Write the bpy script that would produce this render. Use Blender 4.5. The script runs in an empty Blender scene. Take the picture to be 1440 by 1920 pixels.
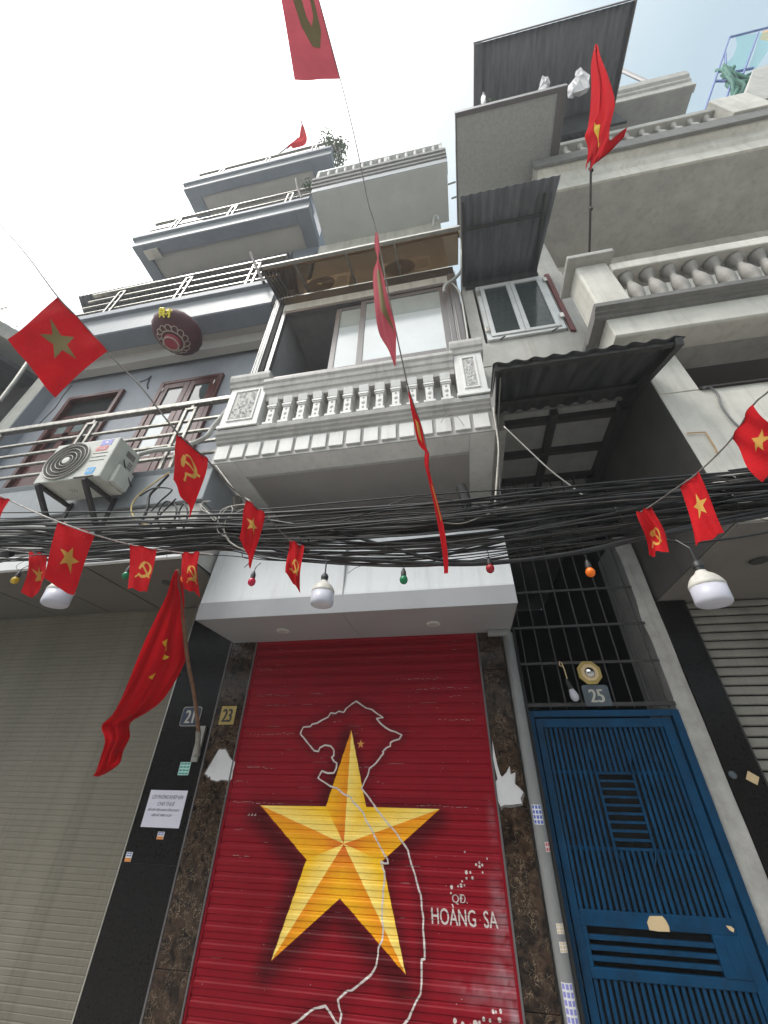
import bpy, math, random
from mathutils import Vector, Matrix, geometry
random.seed(7)
R = math.radians
scene = bpy.context.scene
# ------------------------------------------------------------------ camera
cam_data = bpy.data.cameras.new('camera')
cam = bpy.data.objects.new('camera', cam_data)
scene.collection.objects.link(cam)
cam_data.sensor_fit = 'HORIZONTAL'
cam_data.sensor_width = 36.0
cam_data.lens = 18.075
cam_data.clip_start = 0.02
cam_data.clip_end = 2000
_yaw, _pit, _rol = R(11.0), R(35.0), R(1.03)
_f = Vector((-math.sin(_yaw)*math.cos(_pit), math.cos(_yaw)*math.cos(_pit), math.sin(_pit)))
_r = Vector((math.cos(_yaw), math.sin(_yaw), 0)); _u = _r.cross(_f)
_r2 = math.cos(_rol)*_r + math.sin(_rol)*_u
_u2 = -math.sin(_rol)*_r + math.cos(_rol)*_u
_m = Matrix((_r2, _u2, -_f)).transposed().to_4x4(); _m.translation = Vector((0, 0, 1.5))
cam.matrix_world = _m
scene.camera = cam
scene.render.resolution_x = 768; scene.render.resolution_y = 1024
# ------------------------------------------------------------------ sky and sun
SUN_EL, SUN_AZ = R(58), R(-132)      # azimuth measured from +Y towards +X
world = bpy.data.worlds.new('World'); scene.world = world; world.use_nodes = True
wn = world.node_tree; wn.nodes.clear()
def WN(t, **k):
    n = wn.nodes.new(t)
    for a, b in k.items(): setattr(n, a, b)
    return n
sky = WN('ShaderNodeTexSky', sky_type='NISHITA', sun_disc=False, sun_elevation=SUN_EL, sun_rotation=SUN_AZ, air_density=1.2, dust_density=3.0, ozone_density=1.0)
bg1 = WN('ShaderNodeBackground'); bg1.inputs['Strength'].default_value = 0.07
bg2 = WN('ShaderNodeBackground'); bg2.inputs['Strength'].default_value = 1.0
tc = WN('ShaderNodeTexCoord'); dotn = WN('ShaderNodeVectorMath', operation='DOT_PRODUCT')
sd = (math.sin(SUN_AZ)*math.cos(SUN_EL), math.cos(SUN_AZ)*math.cos(SUN_EL), math.sin(SUN_EL))
dotn.inputs[1].default_value = sd
cr = WN('ShaderNodeMapRange'); cr.interpolation_type = 'SMOOTHSTEP'
cr.inputs['From Min'].default_value = 0.50; cr.inputs['From Max'].default_value = 1.0
cr.inputs['To Min'].default_value = 0.0; cr.inputs['To Max'].default_value = 1.0
ramp = WN('ShaderNodeValToRGB')
ramp.color_ramp.elements[0].position = 0.0; ramp.color_ramp.elements[0].color = (0.215, 0.275, 0.305, 1)
ramp.color_ramp.elements[1].position = 1.0; ramp.color_ramp.elements[1].color = (1.9, 1.88, 1.84, 1)
e = ramp.color_ramp.elements.new(0.5); e.color = (0.42, 0.445, 0.45, 1)
nz = WN('ShaderNodeTexNoise'); nz.inputs['Scale'].default_value = 1.6; nz.inputs['Detail'].default_value = 5
wn.links.new(tc.outputs['Generated'], nz.inputs['Vector'])
nm = WN('ShaderNodeMath', operation='MULTIPLY_ADD'); nm.inputs[1].default_value = 0.25; nm.inputs[2].default_value = -0.12
addn = WN('ShaderNodeMath', operation='ADD')
wn.links.new(nz.outputs['Fac'], nm.inputs[0])
wn.links.new(tc.outputs['Generated'], dotn.inputs[0]); wn.links.new(dotn.outputs['Value'], cr.inputs['Value'])
wn.links.new(cr.outputs['Result'], addn.inputs[0]); wn.links.new(nm.outputs[0], addn.inputs[1])
wn.links.new(addn.outputs[0], ramp.inputs['Fac']); wn.links.new(ramp.outputs['Color'], bg2.inputs['Color'])
wn.links.new(sky.outputs['Color'], bg1.inputs['Color'])
mixs = WN('ShaderNodeMixShader'); mixs.inputs['Fac'].default_value = 0.86
wo = WN('ShaderNodeOutputWorld')
wn.links.new(bg1.outputs[0], mixs.inputs[1]); wn.links.new(bg2.outputs[0], mixs.inputs[2]); wn.links.new(mixs.outputs[0], wo.inputs['Surface'])
sl = bpy.data.lights.new('sun', 'SUN'); sl.energy = 0.8; sl.angle = R(14); sl.color = (1.0, 0.96, 0.9)
sun = bpy.data.objects.new('sun', sl); scene.collection.objects.link(sun)
sun.rotation_euler = Vector(sd).to_track_quat('Z', 'Y').to_euler()
scene.view_settings.view_transform = 'Standard'; scene.view_settings.look = 'None'
scene.view_settings.exposure = 1.45; scene.view_settings.gamma = 1.0
scene.view_settings.use_curve_mapping = False
# ------------------------------------------------------------------ materials
def mat(name, c, rough=0.6, var=0.12, scale=3.0, bump=0.15, bscale=60.0, streak=0.0, metal=0.0, spec=0.5, c2=None, thr=None, trans=0.0, wave=None, alpha=None, coat=0.0, vcol=None, stretch=None):
    m = bpy.data.materials.new(name); m.use_nodes = True
    nt = m.node_tree; N = nt.nodes; L = nt.links
    b = N['Principled BSDF']
    b.inputs['Roughness'].default_value = rough; b.inputs['Metallic'].default_value = metal
    b.inputs['Specular IOR Level'].default_value = spec
    if coat: b.inputs['Coat Weight'].default_value = coat; b.inputs['Coat Roughness'].default_value = 0.08
    t = N.new('ShaderNodeTexCoord')
    vec = t.outputs['Object']
    if stretch:
        mp = N.new('ShaderNodeMapping'); mp.inputs['Scale'].default_value = stretch
        L.new(vec, mp.inputs['Vector']); vecn = mp.outputs['Vector']
    else: vecn = vec
    n1 = N.new('ShaderNodeTexNoise'); n1.inputs['Scale'].default_value = scale; n1.inputs['Detail'].default_value = 6; n1.inputs['Roughness'].default_value = 0.65
    L.new(vecn, n1.inputs['Vector'])
    rp = N.new('ShaderNodeValToRGB')
    lo = tuple(max(0, x*(1-var*1.6)) for x in c); hi = tuple(min(1, x*(1+var)) for x in c)
    if c2: lo = c2; hi = c
    a, bb = thr or (0.32, 0.68)
    rp.color_ramp.elements[0].position = a; rp.color_ramp.elements[0].color = (*lo, 1)
    rp.color_ramp.elements[1].position = bb; rp.color_ramp.elements[1].color = (*hi, 1)
    L.new(n1.outputs['Fac'], rp.inputs['Fac']); col = rp.outputs['Color']
    if vcol:
        va = N.new('ShaderNodeVertexColor'); va.layer_name = vcol
        mx = N.new('ShaderNodeMix'); mx.data_type = 'RGBA'; mx.blend_type = 'MULTIPLY'; mx.inputs['Factor'].default_value = 1.0
        L.new(col, mx.inputs['A']); L.new(va.outputs['Color'], mx.inputs['B']); col = mx.outputs['Result']
    if streak:
        mp = N.new('ShaderNodeMapping'); mp.inputs['Scale'].default_value = (7, 7, 0.45)
        L.new(vec, mp.inputs['Vector'])
        n2 = N.new('ShaderNodeTexNoise'); n2.inputs['Scale'].default_value = 1.6; n2.inputs['Detail'].default_value = 7; n2.inputs['Roughness'].default_value = 0.7
        L.new(mp.outputs['Vector'], n2.inputs['Vector'])
        r2 = N.new('ShaderNodeMapRange'); r2.inputs['From Min'].default_value = 0.5; r2.inputs['From Max'].default_value = 0.75
        r2.inputs['To Max'].default_value = streak
        L.new(n2.outputs['Fac'], r2.inputs['Value'])
        mx = N.new('ShaderNodeMix'); mx.data_type = 'RGBA'
        mx.inputs['B'].default_value = (c[0]*0.3+0.01, c[1]*0.28+0.01, c[2]*0.25+0.008, 1)
        L.new(r2.outputs['Result'], mx.inputs['Factor']); L.new(col, mx.inputs['A']); col = mx.outputs['Result']
    L.new(col, b.inputs['Base Color'])
    if bump:
        n3 = N.new('ShaderNodeTexNoise'); n3.inputs['Scale'].default_value = bscale; n3.inputs['Detail'].default_value = 4
        L.new(vecn, n3.inputs['Vector'])
        bp = N.new('ShaderNodeBump'); bp.inputs['Strength'].default_value = bump; bp.inputs['Distance'].default_value = 0.01
        L.new(n3.outputs['Fac'], bp.inputs['Height']); L.new(bp.outputs['Normal'], b.inputs['Normal'])
        rr = N.new('ShaderNodeMapRange'); rr.inputs['To Min'].default_value = max(0.02, rough-0.1); rr.inputs['To Max'].default_value = min(1, rough+0.12)
        L.new(n1.outputs['Fac'], rr.inputs['Value']); L.new(rr.outputs['Result'], b.inputs['Roughness'])
    out = N['Material Output']
    if trans:
        tl = N.new('ShaderNodeBsdfTranslucent'); L.new(col, tl.inputs['Color'])
        ms = N.new('ShaderNodeMixShader'); ms.inputs['Fac'].default_value = trans
        L.new(b.outputs[0], ms.inputs[1]); L.new(tl.outputs[0], ms.inputs[2]); L.new(ms.outputs[0], out.inputs['Surface'])
    if alpha is not None:
        tp = N.new('ShaderNodeBsdfTransparent'); tp.inputs['Color'].default_value = (*alpha[1], 1)
        ms = N.new('ShaderNodeMixShader'); ms.inputs['Fac'].default_value = alpha[0]
        L.new(b.outputs[0], ms.inputs[1]); L.new(tp.outputs[0], ms.inputs[2]); L.new(ms.outputs[0], out.inputs['Surface'])
    return m
def marble(name, base, mid, vein, scale=6.0, rough=0.14):
    m = bpy.data.materials.new(name); m.use_nodes = True
    nt = m.node_tree; N = nt.nodes; L = nt.links; b = N['Principled BSDF']
    b.inputs['Roughness'].default_value = rough; b.inputs['Specular IOR Level'].default_value = 0.28
    t = N.new('ShaderNodeTexCoord')
    n1 = N.new('ShaderNodeTexNoise'); n1.inputs['Scale'].default_value = scale; n1.inputs['Detail'].default_value = 8; n1.inputs['Distortion'].default_value = 1.2
    L.new(t.outputs['Object'], n1.inputs['Vector'])
    rp = N.new('ShaderNodeValToRGB'); rp.color_ramp.elements[0].position = 0.38; rp.color_ramp.elements[0].color = (*base, 1)
    rp.color_ramp.elements[1].position = 0.66; rp.color_ramp.elements[1].color = (*mid, 1)
    L.new(n1.outputs['Fac'], rp.inputs['Fac'])
    ad = N.new('ShaderNodeMix'); ad.data_type = 'VECTOR'; ad.inputs['Factor'].default_value = 0.16
    L.new(t.outputs['Object'], ad.inputs['A']); L.new(n1.outputs['Color'], ad.inputs['B'])
    vo = N.new('ShaderNodeTexVoronoi'); vo.feature = 'DISTANCE_TO_EDGE'; vo.inputs['Scale'].default_value = scale*1.9
    L.new(ad.outputs['Result'], vo.inputs['Vector'])
    r2 = N.new('ShaderNodeMapRange'); r2.inputs['From Min'].default_value = 0.0; r2.inputs['From Max'].default_value = 0.035; r2.inputs['To Min'].default_value = 1.0; r2.inputs['To Max'].default_value = 0.0
    L.new(vo.outputs['Distance'], r2.inputs['Value'])
    n2 = N.new('ShaderNodeTexNoise'); n2.inputs['Scale'].default_value = scale*0.9; L.new(t.outputs['Object'], n2.inputs['Vector'])
    r3 = N.new('ShaderNodeMapRange'); r3.inputs['From Min'].default_value = 0.42; r3.inputs['From Max'].default_value = 0.60; r3.inputs['To Max'].default_value = 0.8
    L.new(n2.outputs['Fac'], r3.inputs['Value'])
    mu = N.new('ShaderNodeMath'); mu.operation = 'MULTIPLY'; L.new(r2.outputs['Result'], mu.inputs[0]); L.new(r3.outputs['Result'], mu.inputs[1])
    mx = N.new('ShaderNodeMix'); mx.data_type = 'RGBA'; mx.inputs['B'].default_value = (*vein, 1)
    L.new(mu.outputs[0], mx.inputs['Factor']); L.new(rp.outputs['Color'], mx.inputs['A']); L.new(mx.outputs['Result'], b.inputs['Base Color'])
    return m
M = {}
M['white'] = mat('white_paint', (0.68, 0.67, 0.645), 0.55, 0.07, 2.5, 0.1, 90, streak=0.28)
M['white_dirty'] = mat('weathered_white_moulding', (0.46, 0.445, 0.42), 0.65, 0.10, 5, 0.2, 80, streak=0.5)
M['blue'] = mat('blue_grey_paint', (0.275, 0.292, 0.322), 0.6, 0.06, 2.0, 0.08, 90, streak=0.15)
M['blue_dark'] = mat('dark_blue_grey_paint', (0.19, 0.212, 0.245), 0.6, 0.08, 2.0, 0.08, 90, streak=0.2)
M['blue_light'] = mat('pale_blue_grey_paint', (0.265, 0.28, 0.295), 0.55, 0.06, 2.0, 0.06, 90, streak=0.2)
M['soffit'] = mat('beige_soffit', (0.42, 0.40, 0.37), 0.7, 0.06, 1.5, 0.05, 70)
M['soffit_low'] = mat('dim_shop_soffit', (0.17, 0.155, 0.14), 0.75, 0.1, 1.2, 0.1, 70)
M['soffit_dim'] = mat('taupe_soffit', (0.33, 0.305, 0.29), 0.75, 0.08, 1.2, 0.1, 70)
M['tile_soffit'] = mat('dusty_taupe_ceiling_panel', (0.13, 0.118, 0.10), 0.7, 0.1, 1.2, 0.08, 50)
M['concrete'] = mat('rough_concrete', (0.40, 0.39, 0.37), 0.85, 0.16, 5, 0.5, 40, streak=0.4)
M['cream'] = mat('cream_render', (0.60, 0.58, 0.52), 0.7, 0.1, 3, 0.2, 40, streak=0.4)
M['cream_grey'] = mat('weathered_cream_render', (0.42, 0.41, 0.38), 0.75, 0.12, 2.5, 0.2, 40, streak=0.35)
M['greywall'] = mat('grey_render', (0.30, 0.30, 0.29), 0.75, 0.12, 2.5, 0.2, 40, streak=0.3)
M['dark_coat'] = mat('sooty_dark_render', (0.075, 0.07, 0.066), 0.8, 0.2, 2, 0.2, 40, streak=0.3)
M['black_granite'] = mat('black_granite', (0.016, 0.014, 0.014), 0.22, 0.5, 60, 0.02, 90, c2=(0.004, 0.0035, 0.0035), spec=0.2)
M['marble'] = marble('brown_marble', (0.010, 0.006, 0.0045), (0.060, 0.036, 0.023), (0.36, 0.28, 0.19), 13)
M['slat'] = mat('red_shutter_paint', (0.235, 0.003, 0.012), 0.5, 0.06, 6, 0.06, 30, vcol='paint', spec=0.18)
M['star'] = mat('yellow_mural_paint', (1.0, 1.0, 1.0), 0.55, 0.08, 18, 0.05, 60, spec=0.2, vcol='paint', stretch=(1, 1, 5))
M['line'] = mat('white_line_paint', (0.60, 0.54, 0.52), 0.5, 0.05)
M['scuff'] = mat('pale_scuff', (0.42, 0.30, 0.28), 0.6, 0.2, 50)
M['smear'] = mat('pale_smear', (0.55, 0.50, 0.50), 0.6, 0.3, 9, c2=(0.3, 0.08, 0.09))
M['shut21'] = mat('taupe_shutter_metal', (0.215, 0.197, 0.158), 0.6, 0.12, 1.4, 0.05, 50, streak=0.3, spec=0.25)
M['shut27'] = mat('grey_beige_shutter_metal', (0.26, 0.25, 0.222), 0.6, 0.12, 1.6, 0.05, 50, streak=0.3)
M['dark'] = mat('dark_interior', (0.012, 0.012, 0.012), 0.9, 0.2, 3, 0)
M['dimroom'] = mat('dim_room_plaster', (0.42, 0.42, 0.42), 0.8, 0.1, 3, 0)
M['gate'] = mat('blue_gate_paint', (0.0006, 0.042, 0.105), 0.5, 0.22, 8, 0.10, 60, spec=0.22, streak=0.5)
M['gate_dark'] = mat('dark_grille_steel', (0.035, 0.033, 0.032), 0.6, 0.2, 20, 0.1, 80)
M['pipe'] = mat('grey_pvc', (0.20, 0.205, 0.205), 0.4, 0.08, 5, 0.03, 60)
M['pipe_light'] = mat('pale_grey_hose', (0.40, 0.40, 0.37), 0.5, 0.08, 5, 0.03, 60)
M['alu_white'] = mat('white_aluminium_cladding', (0.62, 0.63, 0.635), 0.4, 0.05, 1.2, 0.02, 40, streak=0.22)
M['alu_soffit'] = mat('grey_aluminium_soffit', (0.30, 0.30, 0.31), 0.35, 0.04, 2, 0.02, 40)
M['seal'] = mat('grey_sealant', (0.35, 0.35, 0.36), 0.6, 0.1)
M['frame_brown'] = mat('brown_grey_window_frame', (0.12, 0.11, 0.11), 0.35, 0.08, 4, 0.02, 60, spec=0.5)
M['frame_white'] = mat('white_window_frame', (0.62, 0.63, 0.62), 0.4, 0.08, 5, 0.04, 60)
M['wood_red'] = mat('varnished_red_brown_wood', (0.10, 0.028, 0.022), 0.35, 0.35, 12, 0.1, 60, stretch=(6, 6, 1))
M['steel'] = mat('stainless_tube', (0.55, 0.53, 0.48), 0.3, 0.1, 8, 0.03, 60, metal=0.75)
M['steel_rail'] = mat('pale_steel_tube', (0.27, 0.26, 0.23), 0.3, 0.3, 14, 0.03, 60, metal=0.8)
M['rust'] = mat('rusty_dark_iron', (0.035, 0.028, 0.025), 0.7, 0.4, 25, 0.3, 80, c2=(0.015, 0.012, 0.012))
M['corr'] = mat('grey_corrugated_sheet', (0.10, 0.106, 0.115), 0.6, 0.25, 3, 0.1, 40, stretch=(5, 0.7, 1))
M['corr_dark'] = mat('sooty_corrugated_sheet', (0.050, 0.052, 0.052), 0.65, 0.4, 3, 0.1, 40, stretch=(5, 0.7, 1))
M['zinc'] = mat('mottled_zinc_sheet', (0.34, 0.345, 0.335), 0.6, 0.10, 26, 0.25, 50)
M['flag'] = mat('red_flag_cloth', (0.56, 0.016, 0.022), 0.85, 0.12, 5, 0.45, 70, trans=0.4, spec=0.08)
M['flag_glare'] = mat('glare_paled_flag_cloth', (0.58, 0.10, 0.13), 0.75, 0.08, 4, 0.25, 160, trans=0.5, spec=0.2)  # red cloth turned paler and pinker, sky glare put into its colour
M['gold_backlit'] = mat('backlit_gold_print', (0.22, 0.17, 0.07), 0.75, 0.05, 4, 0.2, 160, trans=0.2, spec=0.2)  # darker emblem gold, the shade of a backlit flag put into its colour
M['gold'] = mat('yellow_flag_print', (0.62, 0.36, 0.08), 0.75, 0.05, 4, 0.2, 160, trans=0.3, spec=0.2)
M['banner'] = mat('bright_red_banner_cloth', (0.58, 0.008, 0.015), 0.85, 0.10, 3, 0.5, 55, trans=0.4, spec=0.06)
M['gold2'] = mat('bright_yellow_banner_print', (0.85, 0.60, 0.02), 0.7, 0.05, 5, 0.2, 160, trans=0.3)
M['cable'] = mat('black_cable', (0.012, 0.012, 0.013), 0.42, 0.3, 9, 0.05, 60, spec=0.5)
M['cable_dust'] = mat('dusty_black_cable', (0.045, 0.043, 0.04), 0.6, 0.5, 12, 0.1, 60, spec=0.3)
M['residue'] = mat('grey_glue_residue', (0.16, 0.15, 0.145), 0.8, 0.3, 30)
M['baluster'] = mat('brown_grey_baluster_paint', (0.30, 0.285, 0.26), 0.7, 0.15, 8, 0.2, 40, streak=0.3)
M['cable_grey'] = mat('grey_cable', (0.12, 0.12, 0.12), 0.45, 0.3, 9)
M['wire_white'] = mat('white_wire', (0.40, 0.38, 0.33), 0.5, 0.25, 9)
M['wire_yellow'] = mat('yellow_wire', (0.52, 0.38, 0.12), 0.5, 0.15, 9)
M['string'] = mat('grey_string', (0.14, 0.13, 0.12), 0.7, 0.3, 30)
M['string_white'] = mat('white_string', (0.48, 0.45, 0.42), 0.7, 0.3, 30)
M['ac'] = mat('dusty_white_enamel', (0.50, 0.50, 0.45), 0.4, 0.10, 3, 0.04, 60, streak=0.35)
M['ac_dark'] = mat('dusty_grey_grille', (0.17, 0.16, 0.14), 0.6, 0.2, 20)
M['ac_ring'] = mat('pale_grey_grille_ring', (0.42, 0.40, 0.36), 0.5, 0.1, 20)
M['led_body'] = mat('white_lamp_plastic', (0.52, 0.50, 0.45), 0.45, 0.14, 14, 0.05, 60, streak=0.12)
M['led_glass'] = mat('milky_lamp_diffuser', (0.48, 0.48, 0.54), 0.3, 0.03, 5, 0.0, spec=0.3)
M['sock'] = mat('black_lamp_socket', (0.02, 0.02, 0.02), 0.45, 0.2, 9)
for k, c in dict(red=(0.62, 0.02, 0.07), green=(0.01, 0.22, 0.09), yellow=(0.66, 0.46, 0.03), orange=(0.95, 0.22, 0.01), crimson=(0.42, 0.008, 0.02)).items():
    M['bulb_'+k] = mat(k+'_bulb_glass', c, 0.22, 0.04, 5, 0, spec=0.6, trans=0.25)
M['lantern'] = mat('dark_red_lantern_cloth', (0.085, 0.016, 0.024), 0.6, 0.2, 5, 0.1, 90, trans=0.1)
M['lantern_red'] = mat('red_lantern_collar', (0.32, 0.03, 0.05), 0.6, 0.15, 5)
M['lantern_gold'] = mat('faded_gold_trim', (0.42, 0.34, 0.27), 0.5, 0.15, 12)
M['gold_print'] = mat('yellow_character_print', (0.85, 0.72, 0.05), 0.5, 0.05)
M['paper'] = mat('white_paper', (0.64, 0.63, 0.72), 0.8, 0.03, 4)
M['torn'] = mat('torn_white_paper', (0.62, 0.61, 0.62), 0.8, 0.05, 8, 0.25, 60)
M['ink'] = mat('grey_ink', (0.16, 0.15, 0.20), 0.8, 0.1)
M['ink_black'] = mat('black_lettering', (0.02, 0.02, 0.02), 0.5, 0.1)
M['mint'] = mat('mint_sticker', (0.42, 0.66, 0.60), 0.6, 0.05)
M['teal'] = mat('teal_print', (0.05, 0.28, 0.26), 0.6, 0.05)
M['sticker_white'] = mat('white_sticker', (0.66, 0.66, 0.66), 0.5, 0.05)
M['orange'] = mat('orange_print', (0.72, 0.26, 0.05), 0.5, 0.05)
M['blue_print'] = mat('blue_print', (0.07, 0.12, 0.45), 0.5, 0.08)
M['sky_print'] = mat('sky_blue_sticker', (0.03, 0.30, 0.62), 0.4, 0.05)
M['violet_print'] = mat('violet_sticker', (0.22, 0.22, 0.55), 0.4, 0.05)
M['red_print'] = mat('red_sticker', (0.58, 0.09, 0.09), 0.4, 0.05)
M['plate_navy'] = mat('navy_enamel_plate', (0.012, 0.022, 0.06), 0.3, 0.1, 9, 0.02, spec=0.6)
M['plate_gold'] = mat('brass_plate', (0.42, 0.31, 0.10), 0.35, 0.12, 9, 0.05, metal=0.35)
M['plate_grey'] = mat('tarnished_grey_plate', (0.10, 0.12, 0.14), 0.4, 0.2, 9, 0.05, metal=0.4)
M['silver'] = mat('pale_metal_lettering', (0.50, 0.48, 0.42), 0.35, 0.1, 9, metal=0.4)
M['mirror'] = mat('convex_mirror', (0.55, 0.55, 0.55), 0.1, 0.05, 9, 0, metal=1.0)
M['bamboo'] = mat('brown_wooden_pole', (0.17, 0.085, 0.045), 0.55, 0.25, 20, 0.1)
M['steel_dull'] = mat('dull_steel_bracket', (0.32, 0.31, 0.28), 0.45, 0.15, 9, metal=0.6)
M['chip'] = mat('exposed_cream_filler', (0.62, 0.47, 0.27), 0.7, 0.08)
M['leaf'] = mat('green_leaf', (0.05, 0.085, 0.03), 0.6, 0.3, 10, trans=0.3)
M['leaf_dry'] = mat('grey_green_leaf', (0.10, 0.12, 0.07), 0.7, 0.3, 10, trans=0.3)
M['bark'] = mat('grey_bark', (0.09, 0.08, 0.065), 0.8, 0.3, 20)
M['bag'] = mat('crumpled_white_bag', (0.60, 0.59, 0.60), 0.5, 0.08, 12, 0.4, 30, trans=0.2)
M['net'] = mat('green_blue_mesh_netting', (0.16, 0.42, 0.42), 0.8, 0.2, 9, alpha=(0.86, (0.88, 0.97, 0.97)))
M['net_green'] = mat('bunched_green_netting', (0.04, 0.15, 0.11), 0.8, 0.3, 9)
M['blue_steel'] = mat('blue_painted_scaffold_tube', (0.10, 0.15, 0.38), 0.5, 0.1)
M['orange_wall'] = mat('ochre_render', (0.55, 0.36, 0.18), 0.8, 0.12, 4, 0.2)
M['red_wall'] = mat('rust_red_steel_angle', (0.14, 0.035, 0.03), 0.6, 0.2, 9)
M['tint'] = mat('brown_tinted_polycarbonate', (0.16, 0.115, 0.08), 0.15, 0.06, 3, 0, alpha=(0.66, (0.50, 0.41, 0.31)), spec=0.5)
M['glass'] = mat('pale_green_glass', (0.30, 0.36, 0.35), 0.04, 0.04, 3, 0, alpha=(0.35, (0.75, 0.85, 0.83)), spec=0.8)
M['frost'] = mat('frosted_white_film', (0.46, 0.50, 0.50), 0.12, 0.04, 3, 0, spec=0.8)
M['frost_reflect'] = mat('green_reflection_pane', (0.30, 0.345, 0.33), 0.12, 0.06, 3, 0, spec=0.8)  # greenish reflection on the upper panes put into their colour
M['glass_bars'] = mat('dim_window_glass', (0.10, 0.12, 0.115), 0.08, 0.05, 3, 0, alpha=(0.55, (0.7, 0.76, 0.74)), spec=0.5)
M['cornice_grey'] = mat('dark_weathered_cornice', (0.20, 0.195, 0.185), 0.75, 0.15, 4, 0.2, 40, streak=0.3)
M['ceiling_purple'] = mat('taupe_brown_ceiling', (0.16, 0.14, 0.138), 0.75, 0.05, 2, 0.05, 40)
M['terrace'] = mat('pale_grey_green_soffit', (0.47, 0.49, 0.47), 0.7, 0.06, 1.5, 0.05, 60, streak=0.1)
M['glass_dark'] = mat('dark_window_glass', (0.09, 0.11, 0.11), 0.05, 0.1, 3, 0, spec=0.8)
M['asphalt'] = mat('asphalt', (0.30, 0.295, 0.28), 0.9, 0.2, 6, 0.4, 60)
M['paving'] = mat('paving', (0.45, 0.44, 0.41), 0.8, 0.15, 6, 0.3, 40)
M['spot'] = mat('downlight_trim', (0.55, 0.54, 0.52), 0.4, 0.05)
M['spot_in'] = mat('downlight_lens', (0.40, 0.38, 0.36), 0.3, 0.05)
M['red_thing'] = mat('dark_red_cloth', (0.25, 0.02, 0.03), 0.8, 0.2)
M['blue_cloth'] = mat('blue_laundry_cloth', (0.10, 0.22, 0.45), 0.8, 0.2)
M['green_cloth'] = mat('olive_laundry_cloth', (0.20, 0.22, 0.12), 0.8, 0.2)
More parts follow.
